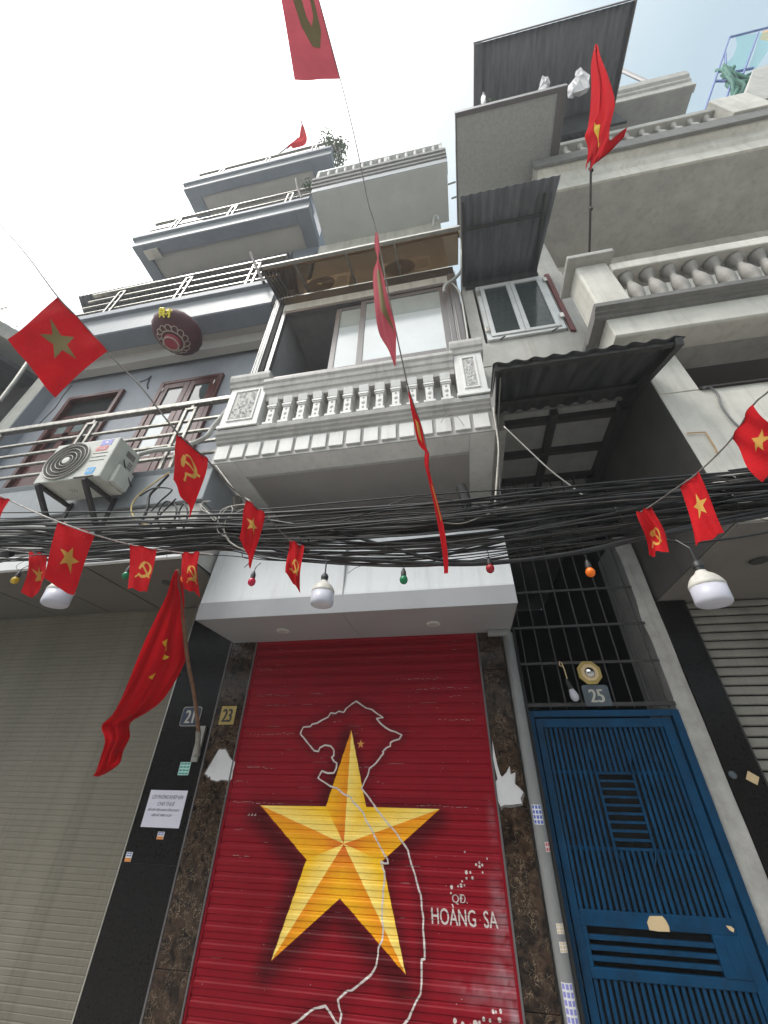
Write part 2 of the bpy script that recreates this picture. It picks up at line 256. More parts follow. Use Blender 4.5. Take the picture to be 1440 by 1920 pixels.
# ------------------------------------------------------------------ mesh helpers
ORG = {}
class MB:
    def __init__(s): s.v = []; s.f = []; s.c = None
    def q(s, *p):
        b = len(s.v); s.v += [tuple(x) for x in p]; s.f.append(tuple(range(b, b+len(p)))); return s
    def box(s, x0, x1, y0, y1, z0, z1):
        b = len(s.v)
        s.v += [(x0,y0,z0),(x1,y0,z0),(x1,y1,z0),(x0,y1,z0),(x0,y0,z1),(x1,y0,z1),(x1,y1,z1),(x0,y1,z1)]
        s.f += [tuple(b+i for i in q) for q in ((0,3,2,1),(4,5,6,7),(0,1,5,4),(1,2,6,5),(2,3,7,6),(3,0,4,7))]
        return s
    def prism(s, prof, a0, a1, axis='x'):
        # prof: list of (p,q); axis x -> (p,q)=(y,z); axis y -> (x,z); axis z -> (x,y)
        def P(a, p):
            return (a, p[0], p[1]) if axis == 'x' else (p[0], a, p[1]) if axis == 'y' else (p[0], p[1], a)
        n = len(prof); b = len(s.v)
        s.v += [P(a0, p) for p in prof] + [P(a1, p) for p in prof]
        s.f += [(b+i, b+(i+1) % n, b+n+(i+1) % n, b+n+i) for i in range(n)]
        s.f += [tuple(b+i for i in reversed(range(n))), tuple(b+n+i for i in range(n))]
        return s
    def tube(s, pts, r, n=8, caps=True):
        pts = [Vector(p) for p in pts]; b = len(s.v); rings = len(pts)
        rr = r if isinstance(r, (list, tuple)) else [r]*rings
        up = None
        for i, p in enumerate(pts):
            t = (pts[min(i+1, rings-1)]-pts[max(i-1, 0)])
            t = t.normalized() if t.length > 1e-9 else Vector((0, 0, 1))
            if up is None:
                up = Vector((0, 0, 1)) if abs(t.z) < 0.9 else Vector((1, 0, 0))
            a = t.cross(up)
            if a.length < 1e-5: a = t.cross(Vector((0, 1, 0.3)))
            a.normalize(); c = a.cross(t).normalized(); up = c
            for k in range(n):
                th = 2*math.pi*k/n
                s.v.append(tuple(p + rr[i]*(math.cos(th)*a + math.sin(th)*c)))
        for i in range(rings-1):
            for k in range(n):
                s.f.append((b+i*n+k, b+i*n+(k+1) % n, b+(i+1)*n+(k+1) % n, b+(i+1)*n+k))
        if caps:
            s.f.append(tuple(b+k for k in reversed(range(n)))); s.f.append(tuple(b+(rings-1)*n+k for k in range(n)))
        return s
    def bar(s, p, q, w, h):
        # rectangular bar from p to q, w across (horizontal), h the other way
        p = Vector(p); q = Vector(q); t = (q-p).normalized()
        up = Vector((0, 0, 1)) if abs(t.z) < 0.95 else Vector((0, 1, 0))
        a = t.cross(up).normalized()*w/2; c = a.cross(t).normalized()*h/2
        b = len(s.v)
        for o in (p, q): s.v += [tuple(o-a-c), tuple(o+a-c), tuple(o+a+c), tuple(o-a+c)]
        s.f += [tuple(b+i for i in f) for f in ((0,3,2,1),(4,5,6,7),(0,1,5,4),(1,2,6,5),(2,3,7,6),(3,0,4,7))]
        return s
    def lathe(s, prof, o, n=24, axis=(0, 0, 1), sc=1.0, rib=0.0):
        z = Vector(axis).normalized(); x = z.orthogonal().normalized(); y = z.cross(x); o = Vector(o); b = len(s.v)
        for (r, h) in prof:
            for k in range(n):
                th = 2*math.pi*k/n; q = r*(1-(rib if k % 2 else 0))
                s.v.append(tuple(o + sc*(q*math.cos(th)*x + q*math.sin(th)*y + h*z)))
        m = len(prof)
        for i in range(m-1):
            for k in range(n):
                s.f.append((b+i*n+k, b+i*n+(k+1) % n, b+(i+1)*n+(k+1) % n, b+(i+1)*n+k))
        if prof[0][0] > 1e-6: s.f.append(tuple(b+k for k in reversed(range(n))))
        if prof[-1][0] > 1e-6: s.f.append(tuple(b+(m-1)*n+k for k in range(n)))
        return s
    def grid(s, fn, nu, nv):
        b = len(s.v)
        for j in range(nv+1):
            for i in range(nu+1): s.v.append(tuple(fn(i/nu, j/nv)))
        for j in range(nv):
            for i in range(nu):
                a = b+j*(nu+1)+i; s.f.append((a, a+1, a+nu+2, a+nu+1))
        return s
    def build(s, name, m, parent=None, smooth=False, label=None, kind=None, bevel=0, loc=None, solid=0):
        me = bpy.data.meshes.new(name)
        if parent is not None: o0 = ORG[parent.name]
        else: o0 = Vector(loc) if loc is not None else Vector((0, 0, 0))
        me.from_pydata([(x-o0[0], y-o0[1], z-o0[2]) for x, y, z in s.v], [], s.f)
        if s.c is not None:
            ca = me.color_attributes.new('paint', 'FLOAT_COLOR', 'POINT')
            for i, c in enumerate(s.c): ca.data[i].color = (*c, 1)
        me.materials.append(M[m] if isinstance(m, str) else m)
        if smooth:
            for p in me.polygons: p.use_smooth = True
        me.update()
        o = bpy.data.objects.new(name, me); scene.collection.objects.link(o)
        ORG[o.name] = o0
        if parent is not None: o.parent = parent
        else: o.location = o0
        if label: o['label'] = label
        if kind: o['kind'] = kind
        if bevel:
            bm = o.modifiers.new('bevel', 'BEVEL'); bm.width = bevel; bm.segments = 2; bm.limit_method = 'ANGLE'
        if solid:
            sm = o.modifiers.new('solid', 'SOLIDIFY'); sm.thickness = solid
        if smooth == 2:
            try:
                for p in me.polygons: p.use_smooth = True
                me.set_sharp_from_angle(angle=R(35))
            except Exception: pass
        return o
def thing(name, loc, label, cat, group=None):
    o = bpy.data.objects.new(name, None); scene.collection.objects.link(o)
    o.empty_display_size = 0.1; o.location = loc; ORG[o.name] = Vector(loc)
    return tag(o, label, cat, group)
def tag(o, label, cat, group=None):
    o['label'] = label; o['category'] = cat
    if group: o['group'] = group
    return o
def copy_tree(o, parent=None, loc=None):
    c = o.copy(); scene.collection.objects.link(c)
    if parent is not None: c.parent = parent
    if loc is not None: c.location = loc
    ORG[c.name] = Vector(loc) if loc is not None else (ORG[parent.name] if parent is not None else ORG[o.name])
    for ch in list(o.children): copy_tree(ch, c)
    return c
def smoothpath(pts, k=6):
    pts = [Vector(p) for p in pts]; out = []
    for i in range(len(pts)-1):
        p0 = pts[max(i-1, 0)]; p1 = pts[i]; p2 = pts[i+1]; p3 = pts[min(i+2, len(pts)-1)]
        for j in range(k):
            t = j/k
            out.append(0.5*((2*p1) + (-p0+p2)*t + (2*p0-5*p1+4*p2-p3)*t*t + (-p0+3*p1-3*p2+p3)*t**3))
    out.append(pts[-1]); return out
def text_tris(txt, size=1.0, align='LEFT', shear=0.0, squeeze=1.0):
    cu = bpy.data.curves.new('lettering_curve', 'FONT'); cu.body = txt; cu.size = size; cu.align_x = align; cu.shear = shear
    cu.resolution_u = 3
    ob = bpy.data.objects.new('lettering_tmp', cu); scene.collection.objects.link(ob)
    dg = bpy.context.evaluated_depsgraph_get(); me = bpy.data.meshes.new_from_object(ob.evaluated_get(dg))
    me.calc_loop_triangles()
    tr = [[(me.vertices[i].co.x*squeeze, me.vertices[i].co.y) for i in t.vertices] for t in me.loop_triangles]
    bpy.data.objects.remove(ob); bpy.data.curves.remove(cu); bpy.data.meshes.remove(me)
    return tr
def text_part(txt, org, ux, uy, size, m, parent, name='lettering', align='CENTER', bold=0.0, **k):
    b = MB(); org = Vector(org); ux = Vector(ux).normalized(); uy = Vector(uy).normalized()
    offs = [0] if not bold else [-bold, 0, bold]
    n = ux.cross(uy)*0.0004
    for q, o in enumerate(offs):
        for t in text_tris(txt, size, align, **k): b.q(*[org+ux*(p[0]+o)+uy*p[1]+n*q for p in t])
    return b.build(name, m, parent)
def clipz(poly, z0, z1):
    def cl(P, z, keep):
        out = []
        for i in range(len(P)):
            a = P[i]; b = P[(i+1) % len(P)]; ia = keep(a[1], z); ib = keep(b[1], z)
            if ia: out.append(a)
            if ia != ib:
                t = (z-a[1])/(b[1]-a[1]); out.append((a[0]+t*(b[0]-a[0]), z))
        return out
    P = cl(poly, z0, lambda v, z: v >= z-1e-9)
    return cl(P, z1, lambda v, z: v <= z+1e-9) if P else []
# ------------------------------------------------------------------ ground
MB().box(-90, 90, -4.4, 2.55, -0.6, -0.36).build('street', 'asphalt', kind='structure')
MB().box(-90, 90, 2.55, 90, -0.6, -0.24).build('pavement', 'paving', kind='structure')
MB().box(-90, 90, -90, -4.4, -0.6, -0.24).build('opposite_pavement', 'paving', kind='structure')

def rail_set(parent, x0, x1, y, zs, top_z, top_h, posts, base_z, r=0.016, mname='steel_rail', name_post='rail_post', tops=None):
    """horizontal tubes between twin posts"""
    for z in zs:
        MB().bar((x0, y, z), (x1, y, z), 0.035, 0.035).build('rail_bar', mname, parent, bevel=0.006)
    MB().bar((x0, y, top_z), (x1, y, top_z), 0.07, top_h).build('top_rail', mname, parent, bevel=0.01)
    for px in posts:
        b = MB()
        for dx in (-0.065, 0.065): b.bar((px+dx, y-0.012, base_z), (px+dx, y-0.012, top_z-0.12), 0.04, 0.04)
        b.bar((px-0.085, y-0.012, top_z-0.12), (px+0.085, y-0.012, top_z-0.12), 0.04, 0.04)
        b.bar((px, y, top_z-0.12), (px, y, top_z), 0.04, 0.04)
        b.build(name_post, mname, parent, bevel=0.005)

# ================================================================== HOUSE 21 (blue grey)
h21 = thing('town_house', (-4.7, 3.5, -0.22), 'blue grey town house with steel-railed balconies and taupe shutter, left of the white house', 'house')
MB().box(-7.55, -2.46, 4.10, 9, -0.22, 3.25).box(-7.55, -2.455, 3.55, 9, 3.9, 7.95).build('lower_wall', 'blue', h21)
# upper storey walls
MB().box(-6.85, -2.5, 3.60, 9, 7.97, 12.2).box(-6.85, -2.5, 3.62, 9, 12.2, 16.4).box(-6.85, -2.5, 3.7, 9, 16.4, 16.8).build('upper_wall', 'blue_dark', h21)
# front wall of the first floor with door openings is built as piers and lintels
w = MB()
DX = ((-6.58, -5.43), (-4.67, -3.50)); DT = 7.18
w.box(-7.45, DX[0][0], 3.50, 3.55, 4.35, 8.0).box(DX[0][1], DX[1][0], 3.50, 3.55, 4.35, 8.0).box(DX[1][1], -2.46, 3.50, 3.55, 4.35, 8.0)
for a, b_ in DX: w.box(a, b_, 3.50, 3.55, DT, 8.0)
w.build('front_wall', 'blue', h21)
MB().box(-7.12, -7.10, 3.29, 3.5, 4.36, 8.05).build('pier_side', 'blue', h21)
MB().box(-7.42, -7.12, 3.28, 3.5, 4.36, 8.05).build('edge_pier', 'cream', h21, bevel=0.01)
# doors
for k, (a, b_) in enumerate(DX):
    fr = MB(); t = 0.075
    fr.box(a, a+t, 3.44, 3.548, 4.35, DT).box(b_-t, b_, 3.44, 3.548, 4.35, DT).box(a+t, b_-t, 3.44, 3.548, DT-t, DT)
    d = fr.build('wooden_door', 'wood_red', h21, bevel=0.008, label='open dark red-brown timber door set back in its frame' if k == 0 else 'closed red-brown timber double door with small panes')
    if k == 0:
        MB().box(a+t, b_-t, 3.547, 3.549, 4.36, DT-t).build('dark_opening', 'dark', d)
        yy = 3.50; lo = 6.62
        MB().box(a+t, b_-t, yy, yy+0.03, lo, lo+0.07).box(a+t, b_-t, yy, yy+0.03, 6.16, 6.24).build('transom_rail', 'wood_red', d)
        n = 3; ww = (b_-a-2*t)/n
        for i in range(n):
            x0 = a+t+i*ww
            MB().box(x0, x0+0.07, yy, yy+0.032, 4.36, lo).box(x0+ww-0.05, x0+ww, yy, yy+0.032, 4.36, lo).box(x0+0.07, x0+ww-0.05, yy+0.005, yy+0.02, 4.36, 5.9).build('door_leaf', 'wood_red', d)
            MB().box(x0+0.07, x0+ww-0.05, yy+0.01, yy+0.016, 6.24, lo).build('pane', 'glass', d)
    else:
        mid = (a+b_)/2
        for (x0, x1) in ((a+t+0.01, mid-0.004), (mid+0.004, b_-t-0.01)):
            lf = MB(); s = 0.10; y0 = 3.45
            lf.box(x0, x0+s, y0, y0+0.045, 4.36, DT-t-0.01).box(x1-s, x1, y0, y0+0.045, 4.36, DT-t-0.01)
            for z in (4.36, 5.25, 6.33, DT-t-0.13): lf.box(x0+s, x1-s, y0, y0+0.045, z, z+0.12)
            lf.box(x0+s, x1-s, y0+0.012, y0+0.03, 4.48, 5.25)
            lf.build('door_leaf', 'wood_red', d, bevel=0.006)
            MB().box(x0+s, x1-s, y0+0.02, y0+0.026, 5.37, 6.33).build('pane', 'frost', d, label='pane with pale lace behind it')
            MB().box(x0+s, x1-s, y0+0.02, y0+0.026, 6.45, DT-t-0.13).build('pane', 'glass_dark', d)
            for z in (4.9, 6.9): MB().tube([(x0+0.02 if x0 < mid-0.1 else x1-0.02, y0-0.012, z), (x0+0.02 if x0 < mid-0.1 else x1-0.02, y0-0.012, z+0.09)], 0.009, 6).build('hinge', 'steel', d)
# wall spot lamp, hook and crack
MB().lathe([(0.0, 0), (0.09, 0.0), (0.11, 0.05), (0.08, 0.13), (0, 0.14)], (-5.25, 3.42, 7.80), 16).build('wall_spotlight', 'ac_dark', h21, smooth=True)
MB().tube([(-5.063,3.49,7.516),(-5.055,3.49,7.389),(-5.028,3.49,7.245),(-4.975,3.49,7.143)], 0.012, 6).tube([(-5.239,3.49,7.385),(-5.122,3.49,7.42),(-5.044,3.49,7.496)], 0.008, 6).build('wall_bracket', 'rust', h21)
MB().tube([(-6.833,3.495,7.662),(-6.848,3.495,7.457),(-6.857,3.495,7.35),(-6.836,3.495,7.192),(-6.824,3.495,6.997),(-6.871,3.495,6.79),(-6.924,3.495,6.55)], 0.006, 4).build('wall_crack', 'dark', h21)
# --- balconies of 21: number, underside z, front y, x0, x1, heights
def blue_balcony(name, x0, x1, yf, yb, z0, zl, zm, zr, posts, recess=None, label=None, n=3):
    s = MB(); bw = 0.30
    if recess:
        rx0, rx1, ry0, ry1 = recess
        s.box(x0, rx0, yf, yb, z0, z0+0.35).box(rx1, x1, yf, yb, z0, z0+0.35)
        s.box(rx0, rx1, yf, ry0, z0, z0+0.35)
        s.box(rx0, rx1, ry1, yb+0.001, z0+0.06, z0+0.35)
    else: s.box(x0, x1, yf, yb, z0, z0+0.35)
    o = s.build(name, 'blue_dark', h21, bevel=0.012, label=label)
    if recess: MB().box(rx0, rx1, ry0, yb, z0+0.05, z0+0.2).build('soffit_panel', 'soffit', o)
    MB().prism([(yf-0.012, z0+0.02), (yf-0.012, zl), (yf-0.03, zl+0.05), (yf+0.2, zl+0.05), (yf+0.2, z0+0.02)], x0-0.012, x1+0.008).build('fascia', 'blue_light', o)
    MB().prism([(yf-0.0, zl+0.05), (yf-0.09, zl+0.07), (yf-0.09, zm), (yf+0.25, zm), (yf+0.25, zl+0.05)], x0-0.08, x1+0.01).build('cornice', 'blue_dark', o, bevel=0.01)
    h = zr-zm
    rail_set(o, x0-0.02, x1-0.05, yf+0.05, [zm+h*(i+0.6)/(n+0.6) for i in range(n)], zr, 0.05, posts, zm)
    return o
b2 = blue_balcony('balcony', -6.9, -2.52, 2.83, 3.6, 7.95, 8.44, 8.66, 9.86, (-6.15, -4.62, -3.16), recess=(-6.85, -2.52, 3.15, 3.5), label='second storey blue grey balcony with steel rails', n=4)
b3 = blue_balcony('balcony', -7.0, -2.44, 2.83, 3.62, 12.2, 12.46, 12.66, 13.80, (-6.25, -4.65, -3.1), recess=(-6.68, -2.75, 3.09, 3.56), label='third storey blue grey balcony with recessed soffit', n=2)
b4 = blue_balcony('balcony', -7.05, -2.32, 2.83, 3.64, 16.4, 16.64, 16.88, 18.05, (-6.15, -4.55, -3.0), recess=(-6.6, -2.95, 3.08, 3.56), label='topmost blue grey balcony under the roof flag', n=2)
# beam across the ceiling above the first-floor doors
MB().box(-7.3, -2.52, 3.28, 3.44, 7.72, 8.05).build('ceiling_beam', 'soffit', h21, bevel=0.01)
for (x, z, y) in ((-6.55, 12.19, 2.93),):
    MB().box(x-0.2, x+0.2, y, y+0.22, z-0.045, z).build('balcony_lamp', 'steel', b3, bevel=0.01)
# side return rails of the top balcony
for z in (17.3, 17.67, 18.05): MB().bar((-2.36, 2.9, z), (-2.36, 4.6, z), 0.035, 0.035).build('side_rail', 'steel_rail', b4)
MB().bar((-2.36, 2.9, 16.88), (-2.36, 2.9, 18.07), 0.05, 0.05).build('corner_post', 'steel_rail', b4)
# first balcony
s = MB().prism([(2.80, 3.88), (2.80, 4.30), (2.77, 4.36), (3.6, 4.36), (3.6, 3.88)], -7.55, -2.47)
b1 = s.build('balcony', 'blue_light', h21, bevel=0.01, label='first storey balcony slab behind the air conditioner')
rail_set(b1, -7.55, -2.50, 2.80, (4.56, 4.76, 4.96, 5.17), 5.50, 0.075, (-6.1, -4.55, -3.08), 4.36)
MB().box(-7.55, -2.48, 2.84, 4.1, 3.26, 3.87).build('shopfront_bulkhead', 'cream_grey', h21, bevel=0.01)
MB().box(-7.55, -2.475, 2.79, 2.835, 3.20, 3.36).build('bulkhead_trim', 'sticker_white', h21, bevel=0.006)
# ceiling panels over the shutter
cx = [-7.55, -6.35, -5.15, -4.35, -3.62, -2.48]
for i in range(len(cx)-1):
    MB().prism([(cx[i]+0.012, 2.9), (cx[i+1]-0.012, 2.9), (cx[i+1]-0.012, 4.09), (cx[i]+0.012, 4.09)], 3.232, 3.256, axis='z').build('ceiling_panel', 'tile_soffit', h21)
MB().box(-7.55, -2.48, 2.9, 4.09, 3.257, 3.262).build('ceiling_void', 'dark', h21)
MB().lathe([(0.0, 0), (0.05, 0.0), (0.055, 0.012), (0, 0.014)], (-3.02, 3.35, 3.218), 20).build('downlight', 'gate_dark', h21)
# black granite pier
for z0, z1 in ((-0.22, 0.9), (0.9, 1.9), (1.9, 3.23)):
    MB().box(-3.03, -2.475, 3.985, 4.09, z0+0.0015, z1-0.0015).build('granite_panel', 'black_granite', h21, bevel=0.003)
MB().box(-3.042, -3.03, 3.98, 4.09, -0.22, 3.23).build('pier_edge_trim', 'steel', h21)
# roller shutter 21
g = MB().box(-3.06, -3.044, 4.0, 4.09, -0.22, 3.23)
sh21 = g.build('roller_shutter', 'gate_dark', h21, label='taupe roller shutter pulled down')
def slats(parent, x0, x1, yb, z0, z1, pitch, prof, mname, gap=0.0):
    n = int(math.ceil((z1-z0)/pitch)); first = None
    for i in range(n):
        za = z0+i*pitch; zb = min(z0+(i+1)*pitch-gap, z1)
        if first is None or zb-za < pitch-gap-1e-4:
            b = MB(); pts = [(yb+0.02, 0)]+[(yb-o, f*(zb-za)) for f, o in prof]+[(yb+0.02, zb-za)]
            b.prism([(p, q+za) for p, q in pts], x0, x1)
            o = b.build('slat', mname, parent)
            if first is None: first = o; fz = za
        else:
            o = first.copy(); scene.collection.objects.link(o); o.parent = parent; ORG[o.name] = ORG[parent.name]; o.location = (0, 0, za-fz)
slats(sh21, -7.44, -3.062, 4.07, -0.22, 3.225, 0.088, ((0, 0), (0.05, 0.003), (0.10, 0.004), (0.45, 0.005), (0.5, 0.0015), (0.55, 0.005), (0.9, 0.006), (0.96, 0.004), (1, 0)), 'shut21')

# ================================================================== HOUSE 23 (white)
h23 = thing('town_house', (-0.95, 4.0, -0.22), 'narrow white town house with balustrade balcony and red star shutter, number 23', 'house')
w = MB()
w.box(-2.455, -2.16, 4.05, 9, -0.22, 4.28).box(0.19, 0.535, 4.05, 9, -0.22, 4.28).box(-2.16, 0.19, 4.05, 9, 2.74, 4.28)
w.build('lower_wall', 'greywall', h23)
# first floor room behind the bay window
rm = MB(); rm.box(-2.44, -2.30, 2.98, 9, 4.45, 8.22).box(0.36, 0.50, 2.98, 9, 4.45, 8.22).box(-2.30, 0.36, 6.2, 9, 4.45, 8.22).box(-2.30, 0.36, 2.98, 6.2, 7.95, 8.22)
rm.build('room_wall', 'dimroom', h23)
MB().box(-2.43, 0.5, 3.62, 9, 8.22, 12.2).build('upper_wall', 'cream', h23)
# granite jambs: panels cut at the visible joints
for x0, x1, zs in ((-2.455, -2.165, (-0.22, 0.33, 1.36, 2.11, 2.74)), (0.205, 0.425, (-0.22, 0.31, 1.35, 2.385, 2.74))):
    for i in range(len(zs)-1):
        MB().box(x0, x1, 3.955, 4.048, zs[i]+0.002, zs[i+1]-0.002).build('marble_panel', 'marble', h23, bevel=0.002)
MB().box(-2.472, -2.457, 3.95, 4.05, -0.22, 2.74).build('jamb_trim', 'frame_brown', h23)
MB().box(-2.163, -2.150, 3.945, 4.05, -0.22, 2.74).build('jamb_trim', 'frame_brown', h23)
MB().box(0.188, 0.203, 3.945, 4.05, -0.22, 2.74).build('jamb_trim', 'frame_brown', h23)
# torn paper
rt = random.Random(3)
def residue(P):
    cx_ = sum(p[0] for p in P)/len(P); cz_ = sum(p[1] for p in P)/len(P); out = []
    for p in P:
        k = rt.uniform(1.02, 1.16); out.append((min(max(cx_+(p[0]-cx_)*k, -2.44 if cx_ < -1 else 0.215), -2.18 if cx_ < -1 else 0.42), cz_+(p[1]-cz_)*k))
    return out
def flat_poly(pts, y, name, m, parent, th=0.002):
    return MB().prism([(p[0], p[1]) for p in pts], y-th, y, axis='y').build(name, m, parent)
pl = [(-2.327,1.731),(-2.26,1.731),(-2.235,1.705),(-2.208,1.674),(-2.177,1.65),(-2.137,1.635),(-2.134,1.615),(-2.141,1.565),(-2.134,1.505),(-2.157,1.482),(-2.185,1.495),(-2.24,1.496),(-2.272,1.484),(-2.309,1.491),(-2.342,1.496),(-2.359,1.525),(-2.37,1.511),(-2.385,1.528),(-2.414,1.539)]
flat_poly(residue(pl)[::-1], 3.9535, 'glue_residue', 'residue', h23, 0.0015)
flat_poly(pl[::-1], 3.952, 'torn_paper', 'torn', h23)
pl = [(0.219,1.808),(0.222,1.739),(0.232,1.636),(0.246,1.565),(0.26,1.548),(0.298,1.579),(0.33,1.623),(0.329,1.566),(0.368,1.58),(0.351,1.503),(0.379,1.481),(0.409,1.45),(0.379,1.41),(0.384,1.377),(0.296,1.367),(0.248,1.366),(0.217,1.353),(0.203,1.386),(0.198,1.44),(0.204,1.481),(0.196,1.508),(0.222,1.536),(0.211,1.607),(0.205,1.68)]
flat_poly(residue(pl)[::-1], 3.9535, 'glue_residue', 'residue', h23, 0.0015)
flat_poly(pl[::-1], 3.952, 'torn_paper', 'torn', h23)
# ---- red roller shutter with mural
SX0, SX1, SP = -2.15, 0.188, 0.0946
g = MB().box(SX0-0.001, SX0+0.02, 3.957, 4.0, -0.22, 2.743)
g.c = [(1, 1, 1)]*len(g.v)
sh23 = g.build('roller_shutter', 'slat', h23, label='dark red roller shutter painted with a star and a map outline')
g = MB().box(SX1-0.02, SX1+0.001, 3.957, 4.0, -0.22, 2.743)
g.c = [(1, 1, 1)]*len(g.v); g.build('guide_rail', 'slat', sh23)
PROF = ((0.0, 0.0), (0.03, 0.0), (0.07, 0.006), (0.42, 0.0065), (0.50, 0.0125), (0.74, 0.0125), (0.82, 0.0065), (0.95, 0.006), (1.0, 0.0))
YS = 3.974
def prof_y(f):
    for i in range(len(PROF)-1):
        if PROF[i][0] <= f <= PROF[i+1][0]:
            t = (f-PROF[i][0])/(PROF[i+1][0]-PROF[i][0]); return PROF[i][1]+t*(PROF[i+1][1]-PROF[i][1])
    return 0
Z0 = -0.2584
bands = []
z = Z0
while z < 2.745:
    for i in range(len(PROF)-1): bands.append((z+PROF[i][0]*SP, z+PROF[i+1][0]*SP, YS-PROF[i][1], YS-PROF[i+1][1]))
    z += SP
def on_shutter(mb, tri, lift=0.0012, col=None):
    zs = [p[1] for p in tri]; lo, hi = min(zs), max(zs)
    for (a, b_, ya, yb) in bands:
        if b_ <= lo or a >= hi: continue
        P = clipz(tri, a, b_)
        if len(P) < 3: continue
        base = len(mb.v)
        for (x, zz) in P:
            t = (zz-a)/(b_-a); mb.v.append((x, ya+t*(yb-ya)-lift, zz))
            if mb.c is not None: mb.c.append(col(x, zz) if callable(col) else col)
        mb.f.append(tuple(range(base, base+len(P))))
MAP_R = [(-1.01,2.135),(-0.96,2.104),(-0.911,2.073),(-0.853,2.06),(-0.796,2.022),(-0.743,1.991),(-0.804,1.983),(-0.766,1.941),(-0.72,1.909),(-0.674,1.887),(-0.629,1.874),(-0.572,1.851),(-0.594,1.82),(-0.647,1.805),(-0.674,1.79),(-0.674,1.764),(-0.709,1.752),(-0.744,1.722),(-0.735,1.708),(-0.779,1.663),(-0.821,1.62),(-0.856,1.598),(-0.871,1.548),(-0.896,1.506),(-0.925,1.453),(-0.857,1.391),(-0.787,1.313),(-0.688,1.221),(-0.647,1.191),(-0.592,1.132),(-0.53,1.063),(-0.509,0.989),(-0.481,0.935),(-0.467,0.881),(-0.44,0.818),(-0.436,0.756),(-0.427,0.695),(-0.432,0.636),(-0.426,0.588),(-0.423,0.54),(-0.425,0.498),(-0.447,0.492),(-0.449,0.438),(-0.451,0.384),(-0.46,0.336),(-0.495,0.295),(-0.529,0.25),(-0.542,0.225),(-0.589,0.188),(-0.667,0.15),(-0.771,0.118)]
MAP_L = [(-1.01,2.135),(-1.056,2.105),(-1.102,2.071),(-1.129,2.038),(-1.178,2.047),(-1.206,2.03),(-1.255,2.036),(-1.28,1.998),(-1.336,1.973),(-1.382,1.949),(-1.43,1.941),(-1.447,1.921),(-1.514,1.917),(-1.536,1.86),(-1.48,1.812),(-1.427,1.765),(-1.384,1.727),(-1.342,1.72),(-1.33,1.75),(-1.285,1.769),(-1.229,1.763),(-1.198,1.735),(-1.19,1.69),(-1.211,1.675),(-1.19,1.646),(-1.161,1.631),(-1.158,1.595),(-1.182,1.558),(-1.236,1.558),(-1.292,1.574),(-1.322,1.521),(-1.265,1.493),(-1.209,1.466),(-1.137,1.447),(-1.081,1.413),(-1.011,1.388),(-0.997,1.361),(-0.947,1.329),(-0.903,1.291),(-0.876,1.241),(-0.825,1.18),(-0.783,1.12),(-0.742,1.062),(-0.694,1.005),(-0.689,0.983),(-0.717,0.979),(-0.745,0.992),(-0.735,0.958),(-0.716,0.936),(-0.716,0.892),(-0.725,0.826),(-0.729,0.752),(-0.731,0.69),(-0.72,0.63),(-0.726,0.571),(-0.754,0.531),(-0.756,0.493),(-0.766,0.445),(-0.806,0.397),(-0.875,0.357),(-0.942,0.317),(-0.97,0.315),(-1.03,0.275),(-1.02,0.241),(-1.001,0.209),(-1.011,0.162),(-1.064,0.196),(-1.117,0.239),(-1.199,0.22),(-1.252,0.191),(-1.317,0.152),(-1.376,0.126),(-1.448,0.092)]
STAR = [(-1.042,1.89),(-0.878,1.327),(-0.265,1.327),(-0.734,0.995),(-0.56,0.416),(-1.058,0.77),(-1.549,0.42),(-1.355,0.98),(-1.822,1.317),(-1.228,1.323)]
STC = (-1.052,1.086)
def segd(p, a, b_):
    vx, vz = b_[0]-a[0], b_[1]-a[1]; l = vx*vx+vz*vz
    t = 0 if l == 0 else max(0, min(1, ((p[0]-a[0])*vx+(p[1]-a[1])*vz)/l))
    return math.hypot(p[0]-a[0]-t*vx, p[1]-a[1]-t*vz)
segs = [(STAR[i], STAR[(i+1) % 10]) for i in range(10)]
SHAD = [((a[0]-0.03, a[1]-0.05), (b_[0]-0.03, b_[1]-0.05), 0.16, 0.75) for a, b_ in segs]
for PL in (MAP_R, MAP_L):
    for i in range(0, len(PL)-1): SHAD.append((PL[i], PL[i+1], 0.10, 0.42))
def dark_coat(x, z):  # airbrushed shadow round star and outline, part of the mural's own paint
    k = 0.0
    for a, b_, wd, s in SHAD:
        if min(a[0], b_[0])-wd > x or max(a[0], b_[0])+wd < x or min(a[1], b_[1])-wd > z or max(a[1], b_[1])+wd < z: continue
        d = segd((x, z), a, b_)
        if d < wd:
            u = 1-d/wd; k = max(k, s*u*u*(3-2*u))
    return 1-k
z = Z0; NX = 110
from mathutils import noise as mnoise
def smear(x, zz):
    k = 0
    for cx1, cz1, rx, rz, a in ((0.13, 0.72, 0.06, 0.20, 0.8), (0.10, 0.40, 0.13, 0.12, 0.75), (0.15, 0.30, 0.05, 0.3, 0.9), (-0.10, 0.36, 0.16, 0.05, 0.5), (0.14, 1.25, 0.03, 0.12, 0.3)):
        g_ = math.exp(-((x-cx1)/rx)**2-((zz-cz1)/rz)**2)
        t = mnoise.noise(Vector((x*14+zz*9, zz*16, 1.7)))*0.7+mnoise.noise(Vector((x*45, zz*60+x*30, 5.1)))*0.5
        k = max(k, a*g_*max(0, min(1, 0.55+t)))
    return k
